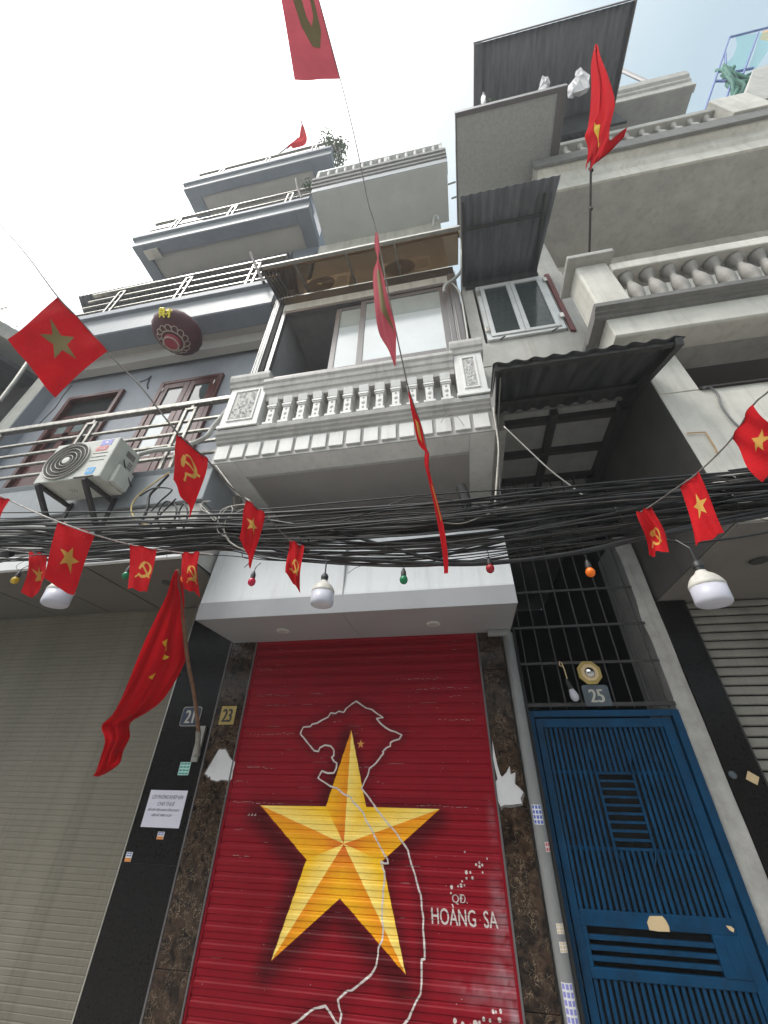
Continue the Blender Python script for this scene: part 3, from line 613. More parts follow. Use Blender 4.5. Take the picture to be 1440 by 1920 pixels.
while z < 2.742:
    b = MB(); b.c = []
    fs = [p for p in PROF]
    for f, o in fs:
        zz = min(z+f*SP, 2.743)
        for i in range(NX+1):
            x = SX0+0.02+(SX1-SX0-0.04)*i/NX
            k = dark_coat(x, zz); b.v.append((x, YS-o, zz)); q_ = smear(x, zz); c_ = (0.12+0.88*k, 0.2+0.8*k, 0.2+0.8*k); T_ = (1.5, 75, 21); b.c.append(tuple(c_[m_]+(T_[m_]-c_[m_])*q_ for m_ in range(3)))
    for j in range(len(fs)-1):
        for i in range(NX):
            a = j*(NX+1)+i; b.f.append((a, a+1, a+NX+2, a+NX+1))
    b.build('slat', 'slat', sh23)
    z += SP
# star mural: ten facets, light and dark side of every ray
st = MB(); st.c = []
LIGHT, MID, DARK = (0.86, 0.60, 0.06), (0.80, 0.42, 0.012), (0.72, 0.26, 0.008)
shade = [0, 1, 1, 0, 1, 0, 1, 0, 0, 1]
facets = []
# (tip, inner vertex, tone): tone 1 = light
for tip, inn, tone in ((0, 9, 0), (0, 1, 1), (2, 1, 1), (2, 3, 0), (4, 3, 1), (4, 5, 0), (6, 5, 0), (6, 7, 1), (8, 7, 0), (8, 9, 1)):
    facets.append((STAR[tip], STAR[inn], tone))
def mixc(a, b_, t): return tuple(a[i]+(b_[i]-a[i])*t for i in range(3))
for tip, inn, tone in facets:
    ed = math.hypot(tip[0]-STC[0], tip[1]-STC[1])
    def col(x, z_, tip=tip, tone=tone, ed=ed):
        dc = math.hypot(x-STC[0], z_-STC[1])/ed
        dr = segd((x, z_), STC, tip)/0.16
        if tone: c = mixc((1.0, 0.76, 0.20), (0.95, 0.56, 0.02), min(1, dr*1.1))
        else: c = mixc((0.84, 0.29, 0.008), (0.92, 0.46, 0.012), min(1, dr*1.1))
        if dc < 0.22 and not tone: c = mixc((0.72, 0.14, 0.02), c, dc/0.22)
        return c
    N = 14
    def lerp(a, b_, t): return (a[0]+(b_[0]-a[0])*t, a[1]+(b_[1]-a[1])*t)
    for i in range(N):
        for j in range(N-i):
            P = lambda i, j: (STC[0]+(tip[0]-STC[0])*i/N+(inn[0]-STC[0])*j/N, STC[1]+(tip[1]-STC[1])*i/N+(inn[1]-STC[1])*j/N)
            on_shutter(st, [P(i, j), P(i+1, j), P(i, j+1)], 0.0010, col)
            if i+j < N-1: on_shutter(st, [P(i+1, j), P(i+1, j+1), P(i, j+1)], 0.0010, col)
st.build('star_mural', 'star', sh23)
s2 = MB(); s2.c = []; cx0, cz0 = (-0.947,1.778); r_ = 0.036
pts = [(cx0+(r_ if i % 2 == 0 else r_*0.4)*math.sin(i*math.pi/5), cz0+(r_ if i % 2 == 0 else r_*0.4)*math.cos(i*math.pi/5)) for i in range(10)]
for i in range(10): on_shutter(s2, [(cx0, cz0), pts[i], pts[(i+1) % 10]], 0.0012, (0.68, 0.30, 0.08))
s2.build('small_star', 'star', sh23)
def poly_line(mb, PL, wd, lift):
    # wobbly hand painted line: quads with round joints
    PL2 = []
    for i in range(len(PL)-1):
        a, b_ = PL[i], PL[i+1]; l = math.hypot(b_[0]-a[0], b_[1]-a[1]); k = max(1, int(l/0.03))
        for j in range(k):
            t = j/k; PL2.append((a[0]+(b_[0]-a[0])*t+random.uniform(-1, 1)*0.0014, a[1]+(b_[1]-a[1])*t+random.uniform(-1, 1)*0.0014))
    PL2.append(PL[-1])
    for i in range(len(PL2)-1):
        a, b_ = PL2[i], PL2[i+1]; dx, dz = b_[0]-a[0], b_[1]-a[1]; l = math.hypot(dx, dz) or 1
        wv = wd*random.uniform(0.85, 1.12)/2; nx, nz = -dz/l*wv, dx/l*wv
        on_shutter(mb, [(a[0]+nx, a[1]+nz), (b_[0]+nx, b_[1]+nz), (b_[0]-nx, b_[1]-nz), (a[0]-nx, a[1]-nz)], lift+0.00002*(i % 7))
        on_shutter(mb, [(a[0]+wv*math.cos(k*math.pi/3), a[1]+wv*math.sin(k*math.pi/3)) for k in range(6)], lift+0.0002)
ml = MB(); poly_line(ml, MAP_R, 0.0125, 0.0016); poly_line(ml, MAP_L, 0.0125, 0.0019)
ml.build('map_outline', 'line', sh23)
dots = MB()
for x, z_, rr in [(-0.092,1.07,0.0068),(0.07,1.038,0.0068),(-0.016,1.001,0.0085),(0.01,1.013,0.0085),(0.009,0.991,0.0102),(0.03,1.0,0.0085),(0.027,0.959,0.0068),(-0.093,0.955,0.0119),(-0.063,0.956,0.0085),(-0.095,0.922,0.0085),(-0.051,0.926,0.0102),(-0.129,0.904,0.0068),(-0.139,0.881,0.0119),(-0.162,0.876,0.0068),(-0.114,0.882,0.0068),(-0.209,0.869,0.0119),(-0.217,0.838,0.0068),(0.008,0.294,0.0102),(0.055,0.298,0.0102),(0.025,0.294,0.0068),(-0.056,0.259,0.0119),(-0.017,0.256,0.0102),(0.043,0.262,0.0136),(-0.242,0.237,0.0136),(-0.193,0.224,0.0153),(-0.112,0.234,0.017),(-0.085,0.24,0.0102),(-0.142,0.225,0.0085)]:
    on_shutter(dots, [(x+rr*math.cos(k*math.pi/4)*random.uniform(0.75, 1.1), z_+rr*math.sin(k*math.pi/4)) for k in range(8)], 0.0015)
dots.build('island_dots', 'line', sh23, kind='stuff')
def shutter_text(txt, cx, cz, h, squeeze, bold=0.004):
    tr = text_tris(txt, 1.0, 'CENTER'); b = MB()
    sx = h*squeeze; n = 0
    for t in tr:
        for o in (-bold, 0, bold):
            on_shutter(b, [(cx+p[0]*sx+o, cz+p[1]*h) for p in t], 0.0014+0.0001*(n % 5)); n += 1
    b.build('lettering', 'line', sh23, label='white painted letters '+txt)
shutter_text('QĐ.', -0.155, 0.787, 0.066, 1.0, 0.0006)
shutter_text('HOÀNG  SA', -0.137, 0.671, 0.124, 0.70, 0.0012)
sc = MB()
for (x0, z0_), (x1, _z) in [[(-2.058,2.194),(-1.687,2.179)],[(-0.462,2.23),(0.086,2.227)],[(-0.122,2.159),(-0.026,2.154)],[(-0.231,1.967),(0.085,1.968)],[(-2.05,1.859),(-1.583,1.858)],[(-2.09,1.333),(-1.599,1.336)],[(-0.452,1.346),(-0.046,1.35)],[(-2.009,1.589),(-1.733,1.592)],[(-2.128,1.482),(-2.025,1.48)],[(-1.223,1.956),(-1.141,1.955)],[(-0.961,1.601),(-0.829,1.602)],[(-0.789,1.494),(-0.725,1.495)],[(-1.898,2.487),(-1.817,2.484)],[(-0.054,2.659),(0.012,2.656)],[(-0.056,2.589),(-0.015,2.588)],[(-1.891,2.642),(-1.844,2.641)],[(-0.063,2.504),(-0.033,2.503)],[(-2.066,2.445),(-1.925,2.439)],[(-2.039,2.207),(-1.879,2.201)],[(-0.623,2.319),(-0.178,2.32)],[(-1.927,2.103),(-1.685,2.1)],[(-1.015,1.869),(-0.975,1.869)],[(-2.024,1.152),(-1.927,1.152)],[(-1.738,1.066),(-1.71,1.064)],[(-1.998,0.976),(-1.85,0.981)]]:
    x = x0
    while x < x1:
        l = random.uniform(0.01, 0.06); h = random.uniform(0.0015, 0.004); d = random.uniform(-0.006, 0.006)
        on_shutter(sc, [(x, z0_+d), (min(x+l, x1), z0_+d+h*0.3), (min(x+l, x1), z0_+d+h), (x, z0_+d+h)], 0.0013); x += l+random.uniform(0, 0.03)
for i in range(120):
    x = random.uniform(SX0+0.05, SX1-0.05); z_ = random.uniform(0.2, 2.5); rr = random.uniform(0.0015, 0.0045)
    on_shutter(sc, [(x+rr*math.cos(k*math.pi/3)*random.uniform(0.6, 1.5), z_+rr*0.7*math.sin(k*math.pi/3)) for k in range(6)], 0.0013)
for i in range(3):
    x0, z_ = (-1.929,1.244); x = x0+0.03*i
    on_shutter(sc, [(x, z_), (x+0.02, z_), (x+0.012, z_+0.022)], 0.0013)
for i in range(22):
    x = random.uniform(SX0+0.03, SX1-0.3); z_ = random.choice([Z0+SP*k for k in range(6, 27)])+random.uniform(-0.003, 0.006); l = random.uniform(0.03, 0.18)
    on_shutter(sc, [(x, z_), (x+l, z_), (x+l*0.9, z_+0.0022), (x+l*0.2, z_+0.0018)], 0.0013)
sc.build('paint_scuffs', 'scuff', sh23, kind='stuff')
# ---- white canopy box over the shutter
s = MB()
for (x0, x1) in ((-2.44, -1.004), (-0.996, 0.525)):
    MB().prism([(3.22, 2.744), (3.22, 2.922), (3.28, 3.52), (4.04, 3.52), (4.04, 2.744)], x0, x1).build('canopy_panel', 'alu_white', h23, label='white metal canopy panel with a darker lower edge')
    MB().box(x0+0.004, x1-0.004, 3.219, 4.035, 2.736, 2.7435).build('canopy_soffit', 'alu_soffit', h23)
MB().box(-2.44, 0.525, 3.212, 3.219, 2.738, 2.905).build('canopy_lip', 'alu_soffit', h23, label='grey strip along the lower edge of the canopy')
MB().box(-1.004, -0.996, 3.214, 4.0, 2.734, 3.5).build('canopy_joint', 'seal', h23)
for x in (-1.714, -0.208):
    o = MB().lathe([(0.0, 0), (0.062, 0.0), (0.064, 0.010), (0.05, 0.012), (0, 0.012)], (x, 3.61, 2.724), 28).build('downlight', 'spot', h23, smooth=2)
    MB().lathe([(0.0, 0), (0.040, 0.0), (0.040, 0.003)], (x, 3.61, 2.7215), 24).build('lens', 'spot_in', o)
# ---- first floor balcony
sl_ = MB()
sl_.box(-2.45, -2.17, 2.74, 4.05, 4.28, 4.5).box(0.30, 0.545, 2.74, 4.05, 4.28, 4.5).box(-2.17, 0.30, 2.74, 2.98, 4.28, 4.5).box(-2.17, 0.30, 2.98, 4.05, 4.315, 4.5)
bal = sl_.build('balcony', 'white', h23, bevel=0.006, label='white balcony with square balusters and carved end posts')
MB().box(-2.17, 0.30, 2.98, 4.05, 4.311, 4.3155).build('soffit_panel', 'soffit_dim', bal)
MB().box(-2.45, 0.545, 2.735, 4.05, 4.272, 4.2805).build('soffit_border', 'soffit_dim', bal) if False else None
MB().prism([(2.75, 4.285), (2.725, 4.285), (2.725, 4.56), (2.70, 4.575), (2.69, 4.60), (2.665, 4.615), (2.66, 4.635), (2.635, 4.65), (2.625, 4.70), (2.64, 4.715), (3.02, 4.715), (3.02, 4.285)], -2.458, 0.553).build('cornice', 'white_dirty', bal, bevel=0.004)
x = -2.42; k = 0
while x < 0.42:
    MB().prism([(2.726, 4.325), (2.702, 4.325), (2.702, 4.515), (2.708, 4.525), (2.726, 4.525)], x, x+0.150).build('dentil', 'white', bal, bevel=0.004); x += 0.1852
MB().prism([(2.68, 5.15), (2.66, 5.15), (2.65, 5.22), (2.63, 5.24), (2.615, 5.30), (2.60, 5.32), (2.59, 5.37), (2.57, 5.40), (2.57, 5.45), (2.60, 5.47), (2.98, 5.47), (2.98, 5.15)], -2.0, 0.24).build('handrail', 'white_dirty', bal, bevel=0.004)
MB().box(-2.0, 0.24, 2.80, 2.90, 4.70, 5.16).build('balustrade_backing', 'white', bal)
# balusters
def baluster23(x):
    b = MB(); y = 2.69
    def bx(hw, z0_, z1_, d=None): b.box(x-hw, x+hw, y-(d or hw), y+hw+0.11-hw, z0_, z1_)
    bx(0.062, 4.712, 4.745); bx(0.046, 4.745, 4.765)
    b.box(x-0.040, x+0.040, y-0.040, y+0.11, 4.765, 4.985)
    bx(0.050, 4.985, 5.005); bx(0.058, 5.005, 5.03); bx(0.042, 5.03, 5.06)
    b.prism([(y-0.045, 5.06), (y-0.065, 5.15), (y+0.11, 5.15), (y+0.11, 5.06)], x-0.055, x+0.055)
    o = b.build('baluster', 'white', bal, bevel=0.003)
    return o
for i in range(12): baluster23(-1.845+i*0.1795)
r_b = MB()
for i in range(12):
    x = -1.845+i*0.1795
    for zc, rr in ((4.80, 0.014), (4.875, 0.024), (4.95, 0.014)):
        n = 8; base = len(r_b.v); r_b.v.append((x, 2.641, zc))
        for kk in range(n):
            a = kk*2*math.pi/n; r_b.v.append((x+rr*math.cos(a), 2.6495, zc+rr*1.25*math.sin(a)))
        for kk in range(n): r_b.f.append((base, base+1+(kk+1) % n, base+1+kk))
r_b.build('carved_studs', 'white_dirty', bal, kind='stuff')
def newel23(x0, x1):
    b = MB(); b.box(x0, x1, 2.62, 3.0, 4.712, 5.42)
    b.box(x0-0.015, x1+0.015, 2.605, 3.0, 4.712, 4.76)
    o = b.build('newel', 'white', bal, bevel=0.005)
    MB().prism([(2.63, 5.40), (2.60, 5.42), (2.59, 5.47), (2.57, 5.49), (2.555, 5.55), (2.555, 5.60), (3.02, 5.60), (3.02, 5.40)], x0-0.03, x1+0.03).build('newel_cap', 'white_dirty', bal, bevel=0.005)
    fr = MB(); c0, c1, z0_, z1_ = x0+0.09, x1-0.09, 4.84, 5.33
    fr.box(c0-0.02, c0, 2.608, 2.625, z0_-0.02, z1_+0.02).box(c1, c1+0.02, 2.608, 2.625, z0_-0.02, z1_+0.02).box(c0, c1, 2.608, 2.625, z1_, z1_+0.02).box(c0, c1, 2.608, 2.625, z0_-0.02, z0_)
    fr.build('panel_frame', 'white', bal, bevel=0.003)
    cv = MB(); rnd = random.Random(int(x0*100))
    for i in range(74):
        cx1 = rnd.uniform(c0+0.02, c1-0.02); cz1 = rnd.uniform(z0_+0.02, z1_-0.02); a = rnd.uniform(0, 3.14); ln = rnd.uniform(0.014, 0.034); wd = ln*0.45
        base = len(cv.v); cv.v.append((cx1, 2.596+rnd.uniform(0, 0.008), cz1))
        for kk in range(7):
            th = kk*2*math.pi/7; u = ln*math.cos(th); v_ = wd*math.sin(th)
            cv.v.append((cx1+u*math.cos(a)-v_*math.sin(a), 2.622, cz1+u*math.sin(a)+v_*math.cos(a)))
        for kk in range(7): cv.f.append((base, base+1+(kk+1) % 7, base+1+kk))
    cv.build('carved_relief', 'white', bal, smooth=True, kind='stuff')
    MB().box(c0, c1, 2.6185, 2.6215, z0_, z1_).build('relief_ground', 'white_dirty', bal)
newel23(-2.43, -1.97); newel23(0.245, 0.545)
MB().tube(smoothpath([(0.04,2.66,4.414),(0.088,2.66,4.498),(0.158,2.66,4.516),(0.205,2.66,4.46),(0.254,2.66,4.329)], 5), 0.004, 5).build('loose_wire', 'wire_white', bal)
# ---- bay window
bw = MB()
bw.box(-2.30, 0.36, 2.90, 2.97, 7.66, 7.72).box(-2.30, -2.23, 2.90, 2.97, 5.4, 7.66).box(0.29, 0.36, 2.90, 2.97, 5.4, 7.66).box(-2.23, 0.29, 2.90, 2.97, 5.42, 5.98)
win = bw.build('bay_window', 'frame_brown', h23, bevel=0.005, label='wide sliding window, left sash open onto a dark room')
MB().box(-2.30, 0.36, 2.895, 2.97, 7.73, 7.93).build('lintel_strip', 'cream', win, bevel=0.006)
MB().box(-2.38, 0.47, 2.90, 3.0, 7.94, 8.20).build('lintel', 'gate_dark', win, bevel=0.006)
MB().box(-2.375, -2.305, 2.885, 2.98, 5.4, 8.0).build('frame_post', 'dark', win)
b = MB()
for i in range(4): b.box(-2.47+i*0.024, -2.455+i*0.024, 2.868+0.004*(i % 2), 2.98, 5.4, 8.12)
b.box(-2.475, -2.378, 2.876, 2.98, 5.4, 8.12).build('fluted_post', 'pipe', win)
MB().box(0.362, 0.47, 2.88, 2.98, 5.4, 7.93).box(0.385, 0.405, 2.872, 2.98, 5.4, 7.93).build('side_cladding', 'frame_brown', win, bevel=0.004)
def sash(x0, x1, y, z0_, z1_, t=0.085):
    o = MB().box(x0, x0+t, y, y+0.035, z0_, z1_).box(x1-t, x1, y, y+0.035, z0_, z1_).box(x0+t, x1-t, y, y+0.035, z1_-t, z1_).box(x0+t, x1-t, y, y+0.035, z0_, z0_+t).build('sash', 'frame_brown', win, bevel=0.004)
    MB().box(x0+t, x1-t, y+0.012, y+0.018, z0_+t, z0_+(z1_-z0_)*0.66).build('pane', 'frost', win, label='lower part of the pane, white film')
    MB().box(x0+t, x1-t, y+0.012, y+0.018, z0_+(z1_-z0_)*0.66, z1_-t).build('pane', 'frost_reflect', win, label='upper part of the pane, pale green reflection in its colour')
sash(-0.985, 0.29, 2.905, 5.96, 7.62); sash(-1.385, -0.90, 2.945, 5.96, 7.60, 0.075)
# ---- tinted canopy above the window
can = MB().prism([(2.90, 8.22), (2.33, 8.02), (2.33, 8.035), (2.90, 8.235)], -2.44, 0.56).build('tinted_canopy', 'tint', h23, label='brown see-through sheet canopy over the bay window')
MB().bar((-2.46, 2.33, 8.02), (0.58, 2.33, 8.02), 0.05, 0.05).build('front_beam', 'steel_dull', can, bevel=0.005)
MB().bar((-2.46, 2.40, 8.065), (0.58, 2.40, 8.065), 0.03, 0.02).build('gutter_strip', 'chip', can)
for x in (-1.93, -1.12, -0.38): MB().bar((x, 2.35, 8.02), (x+0.02, 2.88, 8.20), 0.03, 0.03).build('canopy_rib', 'steel_dull', can)
for i in range(4): MB().bar((-2.43+0.06*i, 2.38, 8.0), (-2.40+0.055*i, 2.87, 8.17), 0.018, 0.04).build('folded_strut', 'frame_brown', can)
MB().bar((-2.47, 2.30, 8.02), (-2.45, 2.88, 8.20), 0.025, 0.08).build('end_plate', 'frame_brown', can)
# ---- white terrace on top (roof balcony)
T = 12.2
top = MB().box(-2.28, 0.71, 2.60, 3.66, T, T+0.3).build('roof_terrace', 'terrace', h23, bevel=0.01, label='plain white underside and moulded edge of the roof terrace')
MB().box(-2.29, 0.72, 2.585, 2.80, T+0.01, T+0.26).build('fascia', 'blue_light', top, bevel=0.006)
MB().prism([(2.59, T+0.27), (2.56, T+0.28), (2.56, T+0.40), (2.53, T+0.41), (2.53, T+0.54), (2.50, T+0.55), (2.50, T+0.68), (2.9, T+0.68), (2.9, T+0.27)], -2.31, 0.73).build('cornice', 'cornice_grey', top, bevel=0.008)
MB().box(-2.25, 0.69, 2.58, 2.70, T+1.42, T+1.52).build('handrail', 'frame_white', top, bevel=0.01)
for i in range(13):
    x = -2.02+i*0.21
    MB().lathe([(0.035, 0), (0.035, 0.04), (0.018, 0.06), (0.034, 0.18), (0.016, 0.36), (0.035, 0.44), (0.035, 0.49)], (x, 2.64, T+0.68), 8, sc=1.5).build('baluster', 'white_dirty', top, smooth=True)
for x in (-2.27, -0.62, 0.66): MB().box(x-0.04, x+0.04, 2.59, 2.69, T+0.68, T+1.6).build('newel', 'white_dirty', top, bevel=0.006)
MB().tube(smoothpath([(0.312,3.45,11.52),(0.348,3.45,11.929),(0.383,3.45,12.101),(0.437,3.45,12.006),(0.448,3.45,11.811)], 4), 0.02, 8).build('overflow_spout', 'frame_white', top, smooth=True)
# ---- grey downpipe
dp = MB().tube([(0.488, 3.93, 0.14), (0.488, 3.93, 2.66), (0.487, 3.93, 2.70), (0.47, 3.91, 2.725), (0.36, 3.90, 2.728), (0.30, 3.90, 2.728)], 0.05, 16).build('downpipe', 'pipe', smooth=2, loc=(0.488, 3.93, -0.22))
tag(dp, 'grey plastic downpipe between the brown marble jamb and the blue gate', 'pipe')
# ================================================================== HOUSE 25 (narrow, blue gate)
h25 = thing('town_house', (1.2, 4.0, -0.22), 'very narrow grimy house number 25 between white house and cream house, with barred passage', 'house')
# passage walls and floor slab above
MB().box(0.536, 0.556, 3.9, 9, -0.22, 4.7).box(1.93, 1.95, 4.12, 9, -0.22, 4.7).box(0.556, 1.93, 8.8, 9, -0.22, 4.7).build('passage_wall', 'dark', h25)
MB().box(0.54, 0.70, 2.96, 9, 4.5, 7.6).box(0.70, 1.93, 2.96, 9, 4.78, 6.08).box(0.70, 1.93, 2.96, 9, 7.48, 8.6).box(1.70, 1.93, 2.96, 9, 6.08, 7.48).box(0.75, 1.95, 3.2, 9, 8.6, 10.0).build('upper_wall', 'cream_grey', h25)
MB().box(0.70, 1.70, 3.6, 3.7, 6.08, 7.48).build('room_back', 'dimroom', h25)
# ceiling with beams under the overhang
MB().box(0.556, 1.93, 2.97, 9, 4.74, 4.78).build('ceiling', 'greywall', h25)
b = MB()
for y in (3.05, 3.55, 4.05): b.box(0.556, 1.93, y, y+0.06, 4.66, 4.739)
b.box(1.18, 1.25, 2.97, 4.4, 4.65, 4.738); b.box(0.556, 0.62, 2.97, 4.4, 4.65, 4.738); b.box(1.84, 1.93, 2.97, 4.4, 4.60, 4.738)
b.build('ceiling_beam', 'gate_dark', h25)
# seams of the cladding
MB().box(0.545, 1.93, 2.952, 2.96, 5.60, 5.62).box(1.18, 1.19, 2.952, 2.96, 4.9, 6.05).build('cladding_seam', 'cream_grey', h25)
# casement window
WX0, WX1, WZ0, WZ1 = 0.735, 1.675, 6.09, 7.47
wb = MB(); t = 0.05
wb.box(WX0, WX0+t, 2.925, 3.0, WZ0, WZ1).box(WX1-t, WX1, 2.925, 3.0, WZ0, WZ1).box(WX0+t, WX1-t, 2.925, 3.0, WZ0, WZ0+t).box(WX0+t, WX1-t, 2.925, 3.0, WZ1-t, WZ1)
w25 = wb.build('casement_window', 'frame_white', h25, bevel=0.004)
mx = (WX0+WX1)/2
for x0, x1 in ((WX0+t+0.004, mx-0.003), (mx+0.003, WX1-t-0.004)):
    s = 0.055; z0_, z1_ = WZ0+t+0.004, WZ1-t-0.004
    MB().box(x0, x0+s, 2.91, 2.95, z0_, z1_).box(x1-s, x1, 2.91, 2.95, z0_, z1_).box(x0+s, x1-s, 2.91, 2.95, z0_, z0_+s).box(x0+s, x1-s, 2.91, 2.95, z1_-s, z1_).build('sash', 'frame_white', w25, bevel=0.004)
    MB().box(x0+s, x1-s, 2.928, 2.933, z0_+s, z1_-s).build('pane', 'glass_bars', w25)
for i in range(9):
    z_ = WZ0+0.14+i*0.14
    MB().tube([(WX0+0.05, 3.04, z_), (WX1-0.05, 3.04, z_)], 0.008, 6).build('burglar_bar', 'steel_dull', w25)
MB().prism([(1.22, WZ0+0.1), (1.60, WZ0+0.1), (1.56, WZ0+0.5), (1.36, WZ0+0.55), (1.34, WZ0+0.9)], 3.10, 3.11, axis='y').build('curtain', 'frost', w25)
for x, z_ in ((WX0-0.01, 6.25), (WX0-0.01, 7.2), (WX1-0.03, 6.3), (WX1-0.03, 7.25)): MB().box(x, x+0.05, 2.895, 2.91, z_, z_+0.10).build('hinge', 'steel', w25, bevel=0.003)
for x in (0.88, 1.50): MB().tube([(x, 2.93, 6.07), (x+0.02, 2.88, 6.03), (x+0.05, 2.88, 6.05)], 0.008, 6).build('window_hook', 'rust', w25)
MB().prism([(1.71, 6.05), (1.77, 6.02), (1.77, 7.5), (1.71, 7.5)], 2.93, 2.96, axis='y').build('steel_angle', 'red_wall', h25, bevel=0.004)
# corrugated awnings
def corrugated(x0, x1, yf, zf, yb, zb, pitch, amp, name, m, parent, th=0.004, x0b=None, x1b=None):
    n = int(round((x1-x0)/pitch*8)); b = MB()
    def fn(u, v):
        xa = x0+(x1-x0)*u; xb = (x0 if x0b is None else x0b)+((x1 if x1b is None else x1b)-(x0 if x0b is None else x0b))*u
        return (xa+(xb-xa)*v, yf+(yb-yf)*v, zf+(zb-zf)*v+amp*math.sin(2*math.pi*u*(x1-x0)/pitch))
    b.grid(fn, n, 4)
    return b.build(name, m, parent, smooth=True, solid=th)
a1 = corrugated(0.52, 2.02, 2.12, 4.47, 3.02, 4.80, 0.155, 0.017, 'corrugated_awning', 'corr_dark', h25, x0b=0.56, x1b=1.92)
MB().bar((0.53, 2.17, 4.44), (2.0, 2.17, 4.44), 0.035, 0.035).bar((0.56, 2.7, 4.63), (1.93, 2.7, 4.63), 0.035, 0.035).bar((0.55, 2.15, 4.43), (0.58, 3.0, 4.74), 0.04, 0.04).bar((1.97, 2.13, 4.42), (1.89, 3.0, 4.70), 0.05, 0.07).build('awning_frame', 'gate_dark', a1)
MB().prism([(2.13, 4.46), (2.95, 4.76), (2.95, 4.40), (2.75, 4.35)], 0.545, 0.552).build('awning_side_sheet', 'greywall', a1)
MB().tube([(0.60, 2.30, 4.50), (0.58, 2.75, 4.36)], 0.008, 6).build('awning_stay', 'steel_dull', a1)
a2 = corrugated(0.56, 1.78, 1.86, 7.66, 2.94, 7.60, 0.11, 0.014, 'corrugated_awning', 'corr', h25, x1b=1.62)
MB().bar((1.60, 2.0, 7.60), (1.60, 2.93, 7.56), 0.03, 0.04).bar((0.58, 1.9, 7.62), (0.58, 2.93, 7.56), 0.03, 0.04).bar((0.57, 2.22, 7.60), (1.62, 2.22, 7.60), 0.03, 0.03).build('awning_frame', 'gate_dark', a2)
MB().box(0.60, 1.62, 2.90, 2.955, 7.48, 7.60).build('lintel', 'corr_dark', h25)
# projecting rooftop platform (mottled zinc underside)
pf = MB().box(0.73, 2.24, 1.53, 3.2, 10.0, 10.05).build('platform_sheet', 'zinc', h25, label='mottled grey zinc underside of the high platform')
MB().box(0.715, 2.37, 1.50, 1.56, 9.99, 10.12).box(2.24, 2.37, 1.56, 3.2, 9.98, 10.12).box(0.715, 0.735, 1.56, 3.2, 9.99, 10.1).build('platform_edge', 'frame_brown', pf)
# high corrugated roof
n = 44
rf = MB().grid(lambda u, v: (1.30+(3.98-1.30)*u, 1.12+(2.85-1.12)*v, 12.5+0.012*math.sin(2*math.pi*u*2.68/0.12)-0.0*v), 176, 3).build('high_roof', 'corr', h25, smooth=True, solid=0.004, label='dark corrugated roof sheet on top')
MB().box(1.28, 1.30, 1.10, 2.85, 12.40, 12.56).box(3.98, 4.0, 1.10, 2.85, 12.42, 12.56).box(1.28, 4.0, 1.09, 1.11, 12.46, 12.53).build('roof_trim', 'frame_brown', rf)
MB().box(1.30, 1.42, 1.11, 2.9, 12.38, 12.47).build('gutter', 'corr', rf)
MB().bar((1.0, 2.3, 10.12), (1.38, 2.3, 12.45), 0.05, 0.05).bar((3.9, 2.2, 12.45), (2.4, 2.9, 10.1), 0.05, 0.05).box(1.30, 3.9, 2.40, 2.44, 11.4, 12.49).build('roof_post', 'corr_dark', rf)
for z_ in (10.95, 10.1): MB().tube([(0.70, 2.9, z_+1.0), (0.86, 2.9, z_+1.05)], 0.018, 6).build('tie_pipe', 'steel_dull', h25)
# steel window grille over the gate
gr = MB().bar((0.56, 3.98, 2.08), (1.76, 3.98, 2.08), 0.03, 0.03)
gr = gr.build('steel_grille', 'gate_dark', h25, label='dark steel bars filling the opening above the blue gate')
for z_ in (3.137, 2.770, 2.429):
    MB().bar((0.557, 3.972, z_), (1.76, 3.972, z_), 0.014, 0.022).build('cross_bar', 'gate_dark', gr)
for i in range(9):
    x = 0.62+i*0.136
    MB().tube([(x, 3.985, 2.05), (x, 3.985, 4.65)], 0.0075, 6).build('grille_bar', 'gate_dark', gr)
# party wall strip between gate and black pier
pw_ = MB().grid(lambda u, v: (1.765+0.16*u+(0.008*math.sin(v*23)+0.006*math.sin(v*57))*(1-u), 3.99-0.004*math.sin(v*31+u*5), 0.12+3.6*v), 4, 60).build('party_wall_edge', 'concrete', h25, smooth=True)
MB().box(1.77, 1.925, 3.995, 4.6, -0.22, 3.72).build('party_wall', 'greywall', h25)

# ---- blue gate
gate = thing('gate', (1.16, 4.0, -0.22), 'blue painted steel gate with vertical bars and ladder-like centre, below number 25', 'gate')
GX0, GX1 = 0.56, 1.762
MB().box(GX0, GX0+0.035, 3.965, 4.02, -0.22, 2.035).box(GX1-0.06, GX1, 3.965, 4.02, -0.22, 2.035).box(GX0+0.035, GX1-0.06, 3.965, 4.02, 1.985, 2.035).build('gate_post', 'gate', gate, bevel=0.004, label='outer frame of the gate')
lx0, lx1 = GX0+0.045, GX1-0.075
MB().box(lx0, lx0+0.055, 3.975, 4.012, -0.18, 1.972).box(lx1-0.075, lx1, 3.975, 4.012, -0.18, 1.972).box(lx0+0.055, lx1-0.075, 3.975, 4.012, 1.905, 1.972).build('leaf_frame', 'gate', gate, bevel=0.004)
ix0, ix1 = lx0+0.055, lx1-0.075
MB().box(ix0, ix1, 3.978, 4.008, 0.715, 0.795).box(ix0, ix1, 3.978, 4.008, 0.475, 0.525).box(ix1-0.155, ix1, 3.974, 4.008, 0.525, 0.715).box(ix0, ix0+0.03, 3.978, 4.008, 0.525, 0.715).build('middle_plate', 'gate', gate, bevel=0.003)
for i in range(3):
    MB().box(ix0+0.03, ix1-0.155, 3.982, 4.006, 0.552+i*0.049, 0.576+i*0.049).build('louvre', 'gate', gate, bevel=0.002)
for i in range(3): MB().box(ix1-0.135+i*0.045, ix1-0.105+i*0.045, 3.9715, 3.9745, 0.545, 0.70).build('lock_slot', 'gate', gate)
n = 24; dx = (ix1-ix0)/n
lz0, lz1 = 1.125, 1.585; la, lb = 1.0, 1.27
